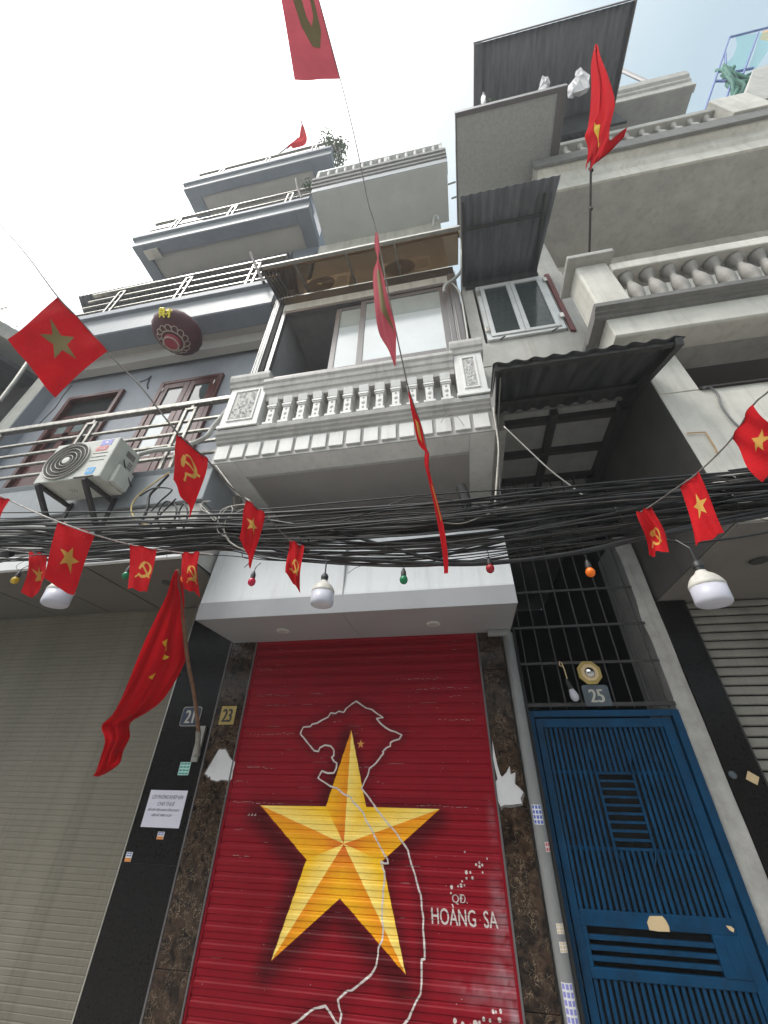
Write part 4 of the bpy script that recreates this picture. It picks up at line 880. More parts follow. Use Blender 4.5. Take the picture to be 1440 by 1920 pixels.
for i in range(n):
    x = ix0+dx*(i+0.5)
    inside = la-0.01 < x < lb+0.01
    rng = ((lz1+0.01, 1.905), (0.795, lz0-0.01)) if inside else ((0.795, 1.905),)
    for z0_, z1_ in rng: MB().box(x-0.0105, x+0.0105, 3.984, 3.998, z0_, z1_).build('gate_bar', 'gate', gate)
    MB().box(x-0.0105, x+0.0105, 3.984, 3.998, -0.15, 0.475).build('gate_bar', 'gate', gate)
for z_ in (lz0-0.005, lz1+0.005): MB().box(ix0, ix1, 3.996, 4.006, z_-0.009, z_+0.009).build('cross_rail', 'gate', gate)
for x_ in (la, lb): MB().box(x_-0.009, x_+0.009, 3.980, 4.0, lz0-0.01, lz1+0.015).build('ladder_side', 'gate', gate)
for i in range(10):
    z_ = lz0+(lz1-lz0)*i/9
    MB().box(la+0.010, lb-0.010, 3.982, 3.998, z_-0.008, z_+0.008).build('ladder_rung', 'gate', gate)
for x, s in ((la, 1), (lb, -1)):
    MB().tube(smoothpath([(x, 3.98, lz1), (x, 3.98, lz1+0.06), (x-0.02*s, 3.98, lz1+0.11), (x-0.01*s, 3.98, lz1+0.2)], 4), 0.006, 5).build('scroll', 'gate', gate, smooth=True)
    MB().tube(smoothpath([(x, 3.98, lz0), (x+0.015*s, 3.98, lz0-0.05), (x+0.04*s, 3.98, lz0-0.1), (x+0.04*s, 3.98, lz0-0.2)], 4), 0.006, 5).build('scroll', 'gate', gate, smooth=True)
MB().box(ix0-0.01, ix1+0.01, 4.03, 4.035, -0.18, 1.9).build('backing_sheet', 'dark', gate)
pp = [(1.109,0.783),(1.19,0.787),(1.205,0.766),(1.213,0.74),(1.209,0.714),(1.141,0.712),(1.086,0.716),(1.084,0.751)]
MB().prism(pp[::-1], 3.9755, 3.9775, axis='y').build('bare_patch', 'chip', gate)
pp = [(1.56,0.762),(1.589,0.761),(1.603,0.749),(1.592,0.732),(1.572,0.743)]
MB().prism(pp[::-1], 3.9735, 3.9745, axis='y').build('bare_patch', 'chip', gate)

# ---- number plates, mirror
def rrect(x0, x1, z0_, z1_, r, n=4):
    P = []
    for cx_, cz_, a0 in ((x1-r, z1_-r, 0), (x0+r, z1_-r, 90), (x0+r, z0_+r, 180), (x1-r, z0_+r, 270)):
        for i in range(n+1):
            a = R(a0+90*i/n); P.append((cx_+r*math.cos(a), cz_+r*math.sin(a)))
    return P
def plate(txt, x0, x1, z0_, z1_, y, m, mt, label, rim=None, r=0.012, size=0.12, sq=0.62, bold=0.006):
    t_ = thing('house_number_plate', ((x0+x1)/2, y, z0_), label, 'number plate')
    MB().prism(rrect(x0, x1, z0_, z1_, r), y-0.005, y, axis='y').build('plate', rim or m, t_, bevel=0.0015)
    if rim: MB().prism(rrect(x0+0.008, x1-0.008, z0_+0.008, z1_-0.008, r), y-0.0065, y-0.005, axis='y').build('plate_face', m, t_)
    text_part(txt, ((x0+x1)/2, y-0.0072, z0_+(z1_-z0_-size*0.72)/2), (1, 0, 0), (0, 0, 1), size, mt, t_, bold=bold, squeeze=sq)
plate('27' if False else '21', -2.845, -2.630, 1.93, 2.108, 3.984, 'plate_navy', 'silver', 'navy blue enamel number plate reading 21 behind the flag pole', rim='steel_dull', r=0.025, size=0.17, sq=0.72, bold=0.005)
plate('23', -2.395, -2.235, 1.94, 2.105, 3.953, 'plate_gold', 'ink_black', 'square brass number plate reading 23 on the brown marble', r=0.003, size=0.165, sq=0.66, bold=0.006)
plate('25', 1.045, 1.262, 2.062, 2.232, 3.955, 'plate_grey', 'silver', 'tarnished grey number plate reading 25 above the blue gate', rim='plate_grey', r=0.02, size=0.15, sq=0.82, bold=0.004)
mir = thing('octagonal_mirror', (1.145, 3.95, 2.33), 'octagonal brass ba gua mirror hanging above the number 25 plate', 'mirror')
oc = [(1.145+0.105*math.cos(R(22.5+45*i)), 2.335+0.105*math.sin(R(22.5+45*i))) for i in range(8)]
oi = [(1.145+0.075*math.cos(R(22.5+45*i)), 2.335+0.075*math.sin(R(22.5+45*i))) for i in range(8)]
MB().prism(oc, 3.945, 3.965, axis='y').build('mirror_frame', 'plate_gold', mir, bevel=0.004)
MB().prism(oi, 3.938, 3.946, axis='y').build('mirror_ring', 'chip', mir, bevel=0.003)
MB().lathe([(0.045, 0), (0.040, 0.01), (0.025, 0.02), (0.0, 0.025)], (1.145, 3.938, 2.335), 20, axis=(0, -1, 0)).build('mirror_glass', 'mirror', mir, smooth=True)

# ================================================================== HOUSE 27 (cream)
h27 = thing('town_house', (4.0, 4.0, -0.22), 'cream house with vase balusters and slatted shutter, right of the narrow house', 'house')
MB().box(1.935, 7.5, 4.10, 9, -0.22, 3.0).build('lower_wall', 'greywall', h27)
MB().box(1.955, 2.0, 2.605, 4.2, 3.0, 5.0).build('side_wall', 'dark_coat', h27, label='dark bare side wall facing the passage')
MB().box(1.96, 7.5, 2.60, 2.75, 3.0, 4.345).build('parapet', 'cream', h27, bevel=0.008)
MB().box(1.96, 2.28, 2.595, 2.85, 4.345, 4.945).build('pier', 'cream', h27, bevel=0.008)
MB().box(2.28, 7.5, 2.575, 2.599, 4.34, 4.36).build('parapet_edge', 'rust', h27)
MB().box(1.96, 7.5, 4.0, 9, 3.0, 4.99).build('loggia_wall', 'ceiling_purple', h27)
MB().box(1.96, 7.5, 2.861, 9, 5.0, 5.05).build('upper_slab', 'ceiling_purple', h27)
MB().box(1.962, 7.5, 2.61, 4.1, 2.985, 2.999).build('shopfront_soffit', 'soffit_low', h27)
MB().lathe([(0.0, 0), (0.06, 0.0), (0.065, 0.010), (0, 0.012)], (2.405,3.207,2.97), 24).build('downlight', 'gate_dark', h27)
MB().box(1.935, 2.175, 3.985, 4.099, -0.22, 2.975).build('granite_pier', 'black_granite', h27, bevel=0.003, label='black granite pier with a bell push')
sh27 = MB().box(2.178, 2.19, 3.99, 4.06, -0.22, 2.98).build('roller_shutter', 'gate_dark', h27, label='grey beige shutter with dark gaps between its slats')
slats(sh27, 2.19, 7.4, 4.06, -0.22, 2.975, 0.0765, ((0, 0), (0.12, 0.010), (0.5, 0.013), (0.88, 0.010), (1, 0)), 'shut27', gap=0.012)
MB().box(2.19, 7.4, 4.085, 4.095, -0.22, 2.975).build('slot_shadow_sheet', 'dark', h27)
# balcony 27
F27 = MB().prism([(2.38, 4.945), (2.36, 4.96), (2.36, 5.235), (2.60, 5.235), (2.60, 4.945)], 1.72, 7.5)
F27.box(1.722, 1.955, 2.601, 2.955, 4.95, 5.23)
b27 = F27.build('balcony', 'cream', h27, bevel=0.006, label='cream balcony with bulbous vase balusters')
MB().box(1.96, 7.5, 2.60, 2.86, 4.955, 5.3).build('edge_beam', 'cream_grey', b27)
cr27 = [(2.358, 5.235), (2.33, 5.24), (2.325, 5.258), (2.29, 5.263), (2.285, 5.28), (2.24, 5.286), (2.235, 5.335), (2.26, 5.35), (2.62, 5.35), (2.62, 5.235)]
MB().prism(cr27, 1.61, 7.5).build('cornice', 'cornice_grey', b27)
MB().prism([(1.718, 5.235), (1.69, 5.24), (1.685, 5.258), (1.66, 5.263), (1.655, 5.28), (1.615, 5.286), (1.61, 5.335), (1.63, 5.35), (1.9, 5.35), (1.9, 5.235)][::-1], 2.62, 2.76, axis='y').build('cornice_return', 'cornice_grey', b27)
MB().box(1.66, 1.98, 2.28, 2.58, 5.35, 6.20).build('newel', 'cream', b27, bevel=0.02)
MB().box(1.57, 2.04, 2.18, 2.62, 6.20, 6.27).build('newel_cap', 'cream_grey', b27, bevel=0.01)
MB().box(1.86, 1.955, 2.97, 3.5, 5.0, 7.6).build('return_wall', 'cream', b27, bevel=0.01)
MB().box(1.98, 7.5, 2.26, 2.50, 5.96, 6.10).build('handrail', 'cream', b27, bevel=0.012)
MB().box(1.98, 7.5, 2.28, 2.50, 5.351, 5.37).build('plinth', 'cream_grey', b27, bevel=0.006)
vase = [(0.055, 0), (0.055, 0.03), (0.035, 0.045), (0.03, 0.07), (0.055, 0.12), (0.062, 0.17), (0.05, 0.23), (0.03, 0.29), (0.028, 0.315), (0.045, 0.33), (0.045, 0.345), (0.062, 0.36), (0.062, 0.40)]
v0 = MB().lathe([(r_*1.1, h_*1.5) for r_, h_ in vase], (2.12, 2.36, 5.365), 16).build('baluster', 'baluster', b27, smooth=True)
for i in range(1, 14):
    c_ = v0.copy(); scene.collection.objects.link(c_); c_.parent = b27; c_.location = (0.205*i, 0, 0); ORG[c_.name] = ORG[b27.name]
MB().box(2.0, 7.5, 3.62, 9, 5.05, 9.05).build('upper_wall', 'cream', h27)
for x, z_, m_, w_ in ((2.06, 5.62, 'red_thing', 0.2), (2.45, 5.66, 'frost', 0.22), (2.72, 5.66, 'green_cloth', 0.3), (2.98, 5.62, 'blue_cloth', 0.5), (3.6, 5.6, 'blue_cloth', 0.6)):
    MB().grid(lambda u, v: (x+w_*u, 2.9+0.03*math.sin(u*17+v*3), z_+0.02*math.sin(u*6)+0.3*v), 12, 5).build('laundry', m_, b27, smooth=True, kind=None)
# second floor balcony of 27: big soffit
T2 = 9.05
c27 = MB().box(1.98, 7.5, 2.49, 3.64, T2, T2+0.25).build('balcony', 'cream_grey', h27, bevel=0.01, label='upper cream balcony with wide plain soffit')
MB().prism([(2.46, T2+0.004), (2.46, T2+0.26), (2.42, T2+0.32), (2.40, T2+0.46), (2.30, T2+0.52), (2.28, T2+0.80), (2.36, T2+0.86), (2.7, T2+0.86), (2.7, T2+0.004)], 1.96, 7.5).build('fascia', 'cream', c27, bevel=0.008)
MB().box(1.90, 7.5, 2.25, 2.30, T2+0.50, T2+0.80).build('cornice', 'cornice_grey', c27, bevel=0.01)
MB().box(1.96, 7.5, 2.28, 2.46, T2+1.36, T2+1.50).build('handrail', 'cream_grey', c27, bevel=0.012)
v1 = MB().lathe([(r_*0.8, h_*1.3) for r_, h_ in vase], (2.1, 2.36, T2+0.85), 12).build('baluster', 'cream_grey', c27, smooth=True)
for i in range(1, 17):
    if i == 12: continue
    c_ = v1.copy(); scene.collection.objects.link(c_); c_.parent = c27; c_.location = (0.24*i, 0, 0); ORG[c_.name] = ORG[c27.name]
MB().box(4.85, 5.4, 2.22, 2.6, T2+0.82, T2+1.65).build('newel', 'cream', c27, bevel=0.01)
# roof slab of 27
T3 = 13.0
d27 = MB().box(2.45, 5.69, 2.49, 3.2, T3, T3+0.35).build('roof_slab', 'greywall', h27, bevel=0.01, label='mouldy grey underside of the roof slab')
MB().prism([(2.47, T3+0.003), (2.47, T3+0.24), (2.43, T3+0.28), (2.43, T3+0.36), (2.38, T3+0.42), (2.36, T3+0.62), (2.6, T3+0.66), (2.6, T3+0.003)], 2.4, 5.72).build('cornice', 'cream_grey', d27, bevel=0.01)
MB().box(2.3, 4.9, 3.2, 8, 9.9, T3+0.3).build('upper_block', 'greywall', h27)
MB().box(4.45, 4.95, 2.6, 2.9, T3+0.66, T3+0.95).box(4.6, 4.85, 2.55, 2.9, T3+0.95, T3+1.05).build('loose_bricks', 'orange_wall', d27, bevel=0.01)
MB().tube([(6.026,2.9,18.037),(6.048,2.9,15.865)], 0.05, 8).build('roof_pipe', 'frame_brown', d27)
# pipes and wires stuck on 27
MB().tube(smoothpath([(2.292,2.58,4.33),(2.346,2.58,4.34),(2.369,2.58,4.249),(2.335,2.58,4.105),(2.333,2.58,3.942),(2.349,2.58,3.834)], 5), 0.008, 6).build('wall_wire', 'cable_grey', h27)
MB().tube([(1.978,2.585,3.844),(2.105,2.585,3.834),(2.103,2.585,3.669),(2.093,2.585,3.602)], 0.006, 5).build('rusty_hook', 'orange_wall', h27)
MB().lathe([(0.025, 0), (0.028, 0.008), (0.02, 0.014), (0.0, 0.015)], (1.971,3.985,1.584), 20, axis=(0, -1, 0)).build('bell_push', 'plate_grey', h27, smooth=True)
pp = [(2.087,1.611),(2.145,1.571),(2.11,1.522),(2.05,1.559)]
MB().prism(pp[::-1], 3.981, 3.9845, axis='y').build('small_card', 'chip', h27)
# concrete wall and ochre house behind, top right
pw2 = thing('parapet_wall', (5.6, 2.6, 9.9), 'weathered sloping concrete wall rising at the top right corner', 'wall')
MB().prism([(5.437,10.705),(7.083,13.655),(7.489,13.794),(8.103,13.998),(5.841,9.684)], 2.6, 3.6, axis='y').build('wall_panel', 'cream_grey', pw2, bevel=0.01)
MB().box(13.439, 24, 4.0, 4.2, 12, 24.697+0.2).build('rear_block', 'orange_wall', loc=(18, 4.1, 12))
rb = bpy.data.objects['rear_block']; rb.name = 'rear_house'; ORG['rear_house'] = ORG['rear_block']; tag(rb, 'ochre rendered building edge behind the netting at the top right', 'house')
# scaffold with netting
sc_ = thing('scaffold', (6.894,3.2,14.234), 'blue scaffold frame draped with green netting at the top right', 'scaffold')
for P in [[(6.078,3.2,13.039),(9.977,3.2,20.486)],[(6.431,3.2,13.006),(8.376,3.2,16.61)],[(9.977,3.2,20.486),(11.01,3.2,20.472)],[(11.01,3.2,20.472),(11.588,3.2,20.773)],[(10.579,3.2,20.107),(8.373,3.2,16.207)],[(9.076,3.2,18.704),(8.234,3.2,16.759),(8.167,3.2,17.038)],[(6.473,3.2,13.744),(7.01,3.2,13.717)],[(7.757,3.2,16.225),(7.91,3.2,15.996)],[(8.191,3.2,16.662),(8.769,3.2,16.543)]]:
    MB().tube(P, 0.028, 6).build('scaffold_tube', 'blue_steel', sc_)
MB().prism([(10.271,20.729),(10.75,20.381),(9.706,18.53),(8.568,16.497),(8.406,16.842),(8.474,17.516),(9.196,18.465),(9.785,19.557)], 3.25, 3.253, axis='y').build('netting', 'net', sc_)
MB().prism([(10.763,20.348),(10.919,20.23),(9.895,18.133),(8.881,16.649),(8.727,16.736),(9.452,17.962)], 3.25, 3.253, axis='y').build('netting', 'net', sc_)
rn = random.Random(4)
for k in range(10):
    MB().tube(smoothpath([(a+rn.uniform(-.12, .12), y_+rn.uniform(-.1, .1), c_+rn.uniform(-.12, .12)) for a, y_, c_ in [(8.255,3.2,16.808),(8.021,3.2,15.979),(7.706,3.2,15.024),(7.223,3.2,14.122),(6.625,3.2,12.9)]], 4), rn.uniform(0.02, 0.05), 5).build('bunched_net', 'net_green', sc_, smooth=True)
for k in range(5):
    MB().tube(smoothpath([(a+rn.uniform(-.1, .1), y_+rn.uniform(-.1, .1), c_+rn.uniform(-.1, .1)) for a, y_, c_ in [(8.241,3.2,17.09),(8.206,3.2,16.313),(8.215,3.2,15.686),(8.377,3.2,15.737)]], 4), rn.uniform(0.015, 0.04), 5).build('bunched_net', 'net_green', sc_, smooth=True)

# ================================================================== HOUSE 19 (far left)
h19 = thing('town_house', (-9.0, 3.5, -0.22), 'sliver of neighbouring house with dark awning at the left edge', 'house')
MB().box(-13, -7.43, 3.4, 9, -0.22, 7.7).build('wall', 'dark_coat', h19)
MB().prism([(1.9, 7.35), (3.9, 8.0), (3.9, 8.1), (1.9, 7.45)], -12, -7.62).build('awning', 'corr_dark', h19)
MB().prism([(1.8, 7.75), (3.8, 8.5), (3.8, 8.9), (1.8, 8.0)], -12, -7.64).build('roof_edge', 'cream', h19)
MB().tube([(-6.253,2.6,5.979),(-6.312,2.6,6.454),(-6.405,2.6,6.958)], 0.03, 8).build('awning_pole', 'steel_dull', h19)
for z_ in (8.9, 9.3): pass
rl = MB()
for P in [[(-10.657,3.2,11.196),(-10.433,3.2,11.226)],[(-10.433,3.2,11.226),(-9.349,3.2,10.156)],[(-10.486,3.2,11.139),(-9.326,3.2,9.988)],[(-10.609,3.2,11.128),(-9.323,3.2,9.852)],[(-10.545,3.2,10.902),(-9.357,3.2,9.774)],[(-9.934,3.2,10.175),(-9.353,3.2,9.642)]]:
    MB().tube(P, 0.018, 6).build('terrace_rail', 'steel', h19)
MB().tube([(-13.255,3.2,14.866),(-14.142,3.2,16.434)], 0.01, 5).build('antenna', 'rust', h19)
for i in range(5):
    MB().box(-12, -7.7, 3.78+0.02*i, 3.9, 5.2+i*0.5, 5.32+i*0.5).build('shutter_band', 'frame_brown', h19)
# dark corrugated roof seen over the second storey rail
r19 = corrugated(-7.7, -2.6, 3.0, 10.379, 3.62, 10.379-0.5, 0.10, 0.02, 'corrugated_roof', 'corr_dark', h21)
for x in (-5.9, -4.9, -3.9, -3.0): MB().box(x-0.3, x+0.35, 3.50, 3.58, 9.0, 9.9).build('louvre_window', 'blue_light', h21)
# ================================================================== OPPOSITE SIDE OF THE STREET
rn = random.Random(11)
for i, (x0, x1, h_, m_, lb) in enumerate(((-22, -13.2, 3.4, 'cream', 'cream single-storey house across the street, farthest left of the viewer'), (-13.2, -6.5, 4.0, 'white', 'white single-storey house across the street, left of the viewer'), (-6.5, -1.5, 3.2, 'cream', 'lowest cream shop house across the street, directly behind the viewer'), (-1.5, 4.2, 3.7, 'white', 'small white shop house across the street, just right of the viewer'), (4.2, 10.5, 3.4, 'cream', 'cream house across the street, between two white houses at right'), (10.5, 22, 4.2, 'white', 'tallest white shop house across the street, far right of the viewer'))):
    o = thing('town_house', ((x0+x1)/2, -6.2, 0), lb, 'house', 'houses across the street')
    MB().box(x0+0.02, x1-0.02, -12, -6.2, -0.3, h_).build('wall', m_, o)
    MB().box(x0+0.5, x1-0.5, -6.2, -6.15, -0.2, 2.6).build('roller_shutter', 'shut21', o)
# ================================================================== AIR CONDITIONERS
def outdoor_unit(name, x0, x1, yf, yb, z0_, z1_, label, full=True, group=None):
    o = thing(name, ((x0+x1)/2, yf, z0_), label, 'air conditioner', group)
    w_ = x1-x0; h_ = z1_-z0_
    MB().box(x0, x1, yf, yb, z0_, z1_).build('casing', 'ac', o, bevel=0.012)
    cx_ = x0+w_*0.335; cz_ = (z0_+z1_)/2; r_ = h_*0.455
    MB().lathe([(0, 0.0), (r_*0.97, 0.0), (r_*0.97, 0.004)], (cx_, yf-0.001, cz_), 40, axis=(0, -1, 0)).build('fan_well', 'gate_dark', o)
    for rr in (1.0, 0.84, 0.66, 0.47, 0.29):
        q = r_*rr
        ring = MB().tube([(cx_+q*math.cos(a*math.pi/20), yf-0.014, cz_+q*math.sin(a*math.pi/20)) for a in range(41)], 0.0045 if rr < 1 else 0.008, 6, caps=False)
        ring.build('grille_ring', 'ac_ring', o, smooth=True)
    if full:
        g_ = MB()
        for rr in [0.20+0.026*k for k in range(31)]:
            q = r_*rr
            g_.tube([(cx_+q*math.cos(a*math.pi/20), yf-0.010, cz_+q*math.sin(a*math.pi/20)) for a in range(41)], 0.0017, 4, caps=False)
        for k in range(48):
            a = k*math.pi/24; g_.tube([(cx_+r_*0.17*math.cos(a), yf-0.012, cz_+r_*0.17*math.sin(a)), (cx_+r_*math.cos(a+0.16), yf-0.012, cz_+r_*math.sin(a+0.16))], 0.0014, 4, caps=False)
        g_.build('grille_wire', 'ac_dark', o, kind='stuff')
    MB().lathe([(0.0, 0.016), (r_*0.17, 0.013), (r_*0.19, 0.0)], (cx_, yf-0.008, cz_), 24, axis=(0, -1, 0)).build('fan_cap', 'ac', o, smooth=2)
    for k in range(3 if full else 6):
        z_ = z0_+h_*((0.42+0.095*k) if full else (0.25+0.1*k)); MB().box(x0+w_*0.70, x1-0.06, yf-0.004, yf+0.001, z_, z_+0.005 if full else z_+0.012).build('louvre_slot', 'ac_dark', o)
    return o
AX0, AX1, AYF, AYB, AZ0, AZ1 = -4.20, -3.40, 2.40, 2.72, 3.985, 4.54
ac = outdoor_unit('air_conditioner', AX0, AX1, AYF, AYB, AZ0, AZ1, 'white outdoor air conditioner unit on iron bracket below the first blue balcony rail')
# sticker block
MB().box(AX0+0.585, AX0+0.725, AYF-0.0025, AYF+0.001, AZ0+0.455, AZ0+0.535).build('sticker', 'violet_print', ac, label='violet sticker with a white peak emblem')
MB().prism([(AX0+0.635, AZ0+0.485), (AX0+0.675, AZ0+0.485), (AX0+0.655, AZ0+0.525)], AYF-0.004, AYF-0.003, axis='y').build('emblem', 'sticker_white', ac)
MB().box(AX0+0.565, AX0+0.705, AYF-0.0025, AYF+0.001, AZ0+0.375, AZ0+0.440).build('sticker', 'red_print', ac, label='red sticker with white lettering')
text_part('Funiki', (AX0+0.635, AYF-0.0035, AZ0+0.392), (1, 0, 0), (0, 0, 1), 0.05, 'sticker_white', ac, bold=0.0012)
MB().prism(rrect(AX0+0.60, AX0+0.70, AZ0+0.045, AZ0+0.135, 0.015), AYF-0.003, AYF+0.001, axis='y').build('sticker', 'sky_print', ac, label='sky blue sticker')
text_part('R32', (AX0+0.65, AYF-0.0038, AZ0+0.072), (1, 0, 0), (0, 0, 1), 0.045, 'sticker_white', ac, bold=0.001)
MB().box(AX0+0.50, AX0+0.73, AYF-0.012, AYF, AZ0+0.004, AZ0+0.016).build('edge_slot', 'gate_dark', ac)
# right side panel details
MB().box(AX1, AX1+0.006, AYF+0.09, AYB-0.03, AZ0+0.06, AZ1-0.03).build('side_panel', 'ac', ac, bevel=0.004)
MB().box(AX1+0.006, AX1+0.010, AYF+0.14, AYB-0.06, AZ0+0.41, AZ0+0.48).build('hand_grip', 'ac_dark', ac)
MB().box(AX1+0.006, AX1+0.06, AYF+0.10, AYB-0.02, AZ0+0.01, AZ0+0.24).build('valve_cover', 'ac', ac, bevel=0.01)
for k in range(4): MB().box(AX1+0.006, AX1+0.009, AYB-0.11, AYB-0.05, AZ0+0.27+0.03*k, AZ0+0.285+0.03*k).build('vent_slot', 'ac_dark', ac)
MB().tube(smoothpath([(AX1+0.02, AYF+0.14, AZ0+0.34), (AX1+0.05, AYF+0.14, AZ0+0.28), (AX1+0.05, AYF+0.22, AZ0+0.20), (AX1+0.07, AYB, AZ0+0.10)], 5), 0.008, 6).build('power_cord', 'cable', ac)
for k in range(6):
    MB().box(AX0+0.30+0.03*(k % 3), AX0+0.315+0.03*(k % 3), AYF+0.15+0.03*(k//3), AYF+0.158+0.03*(k//3), AZ0-0.001, AZ0+0.002).build('drain_hole', 'gate_dark', ac)
br = thing('wall_bracket', (-3.8, 2.8, 3.5), 'blackened iron angle bracket carrying the outdoor air conditioner', 'bracket')
for x in (-4.12, -3.56):
    MB().bar((x, AYF-0.01, AZ0-0.02), (x, 2.80, AZ0-0.02), 0.045, 0.03).build('bracket_arm', 'rust', br)
    MB().bar((x, AYF+0.01, AZ0-0.03), (x+0.02, 2.80, AZ0-0.44), 0.045, 0.035).build('bracket_strut', 'rust', br)
    MB().bar((x+0.02, 2.79, AZ0-0.46), (x+0.01, 2.79, AZ0+0.02), 0.045, 0.02).build('wall_plate', 'rust', br)
o1 = outdoor_unit('air_conditioner', -2.15, -1.30, 3.1, 3.45, 8.62, 9.22, 'left outdoor unit seen through the brown tinted canopy', full=False, group=None)
o2 = outdoor_unit('air_conditioner', -0.68, 0.16, 3.1, 3.45, 8.68, 9.28, 'right outdoor unit seen through the brown tinted canopy', full=False, group=None)

# ================================================================== CABLES
cb = thing('cable_bundle', (-0.4, 2.05, 2.7), 'thick tangle of black overhead cables crossing the whole street front', 'cables')
TOPC = [(-3.979,2.05,3.226),(-2.813,2.05,3.106),(-1.639,2.05,2.985),(-1.143,2.05,2.934),(-0.119,2.05,2.923),(0.858,2.05,2.96),(1.83,2.05,2.962),(1.987,2.05,2.959)]
BOTC = [(-3.698,2.05,2.865),(-2.635,2.05,2.779),(-1.58,2.05,2.784),(-1.097,2.05,2.682),(-0.135,2.05,2.584),(0.772,2.05,2.64),(1.711,2.05,2.719),(1.865,2.05,2.726)]
def cpath(t, wob, ph, dy, k=1.0):
    P = []
    for i in range(len(TOPC)):
        u = min(1.03, max(-0.03, t+wob*math.sin(ph+i*1.1)+wob*0.5*math.sin(ph*2.3+i*2.3)))
        a, b_ = TOPC[i], BOTC[i]; P.append((a[0]+(b_[0]-a[0])*u, 2.05+dy+0.05*math.sin(ph*1.7+i*0.9), a[2]+(b_[2]-a[2])*u))
    d = Vector(P[0])-Vector(P[1]); e0 = Vector(P[0])+Vector((-4.5, 0, 0.25))
    d = Vector(P[-1])-Vector(P[-2]); e1 = Vector(P[-1])+Vector((5.5, 0, 0.1))
    return smoothpath([e0]+P+[e1], 7)
rc = random.Random(21)
for i in range(58):
    t = (i+0.5)/58
    r_ = rc.choice((0.003, 0.004, 0.005, 0.005, 0.006, 0.007, 0.010))
    MB().tube(cpath(t+rc.uniform(-0.03, 0.03), rc.choice((0.02, 0.05, 0.05, 0.12, 0.3))*rc.uniform(0.6, 1.1), rc.uniform(0, 6), rc.uniform(-0.10, 0.12)), r_, 6).build('cable', rc.choice(('cable',)*6+('cable_dust',)*3+('cable_grey',)), cb, smooth=True)
# ties, tags and loose ends on the bundle
for k in range(9):
    i_ = rc.randint(0, len(TOPC)-2); f_ = rc.random(); T_ = Vector(TOPC[i_]).lerp(Vector(TOPC[i_+1]), f_); B_ = Vector(BOTC[i_]).lerp(Vector(BOTC[i_+1]), f_)
    a_ = rc.uniform(0.0, 0.5); c_ = T_.lerp(B_, a_+0.2); hgt = (T_-B_).length*rc.uniform(0.12, 0.25)
    MB().tube([c_+Vector((0.01*math.sin(q*0.9), 0.07*math.cos(q*math.pi/6)-0.02, hgt*math.sin(q*math.pi/6))) for q in range(14)], 0.004, 5).build('cable_tie', 'cable', cb)
for k in range(16):
    i_ = rc.randint(0, len(TOPC)-2); f_ = rc.random(); B_ = Vector(TOPC[i_]).lerp(Vector(TOPC[i_+1]), f_).lerp(Vector(BOTC[i_]).lerp(Vector(BOTC[i_+1]), f_), rc.choice((0.02, 0.98)))
    up_ = rc.choice((-1, 1, -1)); P_ = [B_]
    for q in range(3): P_.append(P_[-1]+Vector((rc.uniform(-.08, .08), rc.uniform(-.04, .02), up_*rc.uniform(0.0, 0.06))))
    MB().tube(smoothpath(P_, 5), rc.uniform(0.0015, 0.003), 5).build('loose_end', 'cable', cb)
# lower heavy cable and single wires
def cable_thing(pts, r_, m_, label, name='cable', k=7, cat='cable', group=None):
    o = MB().tube(smoothpath(pts, k), r_, 6).build(name, m_, smooth=True, loc=pts[0]); return tag(o, label, cat, group)
cable_thing([(-1.632,2.0,2.793),(-1.406,2.0,2.822),(-0.929,2.0,2.66),(-0.481,2.0,2.586),(0.018,2.0,2.519),(0.339,2.0,2.513),(0.679,2.0,2.538),(1.018,2.0,2.594),(1.665,2.0,2.679),(1.963,2.0,2.697)], 0.013, 'cable', 'heavy black cable sagging lowest under the bundle')
cable_thing([(-1.202,2.0,2.951),(-0.663,2.0,2.792),(-0.255,2.0,2.621),(0.019,2.0,2.539),(0.396,2.0,2.515),(0.79,2.0,2.548),(1.3,2.0,2.65),(1.837,2.0,2.729)], 0.010, 'cable', 'black cable crossing the bundle from upper left to lower right')
cable_thing([(-4.11,2.0,3.332),(-2.868,2.0,3.204),(-1.508,2.0,3.061),(-0.683,2.0,3.039),(-0.109,2.0,3.031),(0.58,2.0,2.999),(1.778,2.0,2.911),(2.162,2.0,2.877)], 0.005, 'cable', 'single thin wire strung above the cable bundle')
cable_thing([(-0.663,1.98,2.868),(-0.455,1.98,2.929),(-0.177,1.98,3.006),(0.088,1.98,2.941),(0.389,1.98,2.818)], 0.004, 'cable', 'thin wire peaking below the white balcony')
cable_thing([(-0.314,1.97,2.825),(-0.117,1.97,2.812),(0.072,1.97,2.769),(0.201,1.97,2.801),(0.364,1.97,2.86)], 0.0035, 'wire_white', 'short pale wire looping at the bundle middle')
cable_thing([(0.521,2.25,3.825),(0.638,2.25,3.583),(0.757,2.25,3.342),(0.872,2.25,3.158),(0.931,2.25,3.06)], 0.006, 'steel_dull', 'straight steel guy wire under the small corrugated awning')
cable_thing([(0.545,2.6,4.456),(0.532,2.6,4.199),(0.515,2.6,3.93),(0.457,2.6,3.63),(0.392,2.6,3.306)], 0.009, 'wire_white', 'cream wire hanging at the right end of the white balcony')
cable_thing([(0.554,2.6,4.415),(0.529,2.6,3.993),(0.474,2.6,3.628),(0.453,2.6,3.432),(0.453,2.6,3.351),(0.426,2.6,3.312)], 0.006, 'cable', 'dark wire hanging at the right end of the white balcony')
cable_thing([(-1.446,1.97,2.747),(-1.053,1.97,2.632),(-0.44,1.97,2.529),(-0.011,1.97,2.512),(0.166,1.97,2.525),(0.342,1.97,2.55)], 0.003, 'cable', 'fine wire in front of the white canopy')
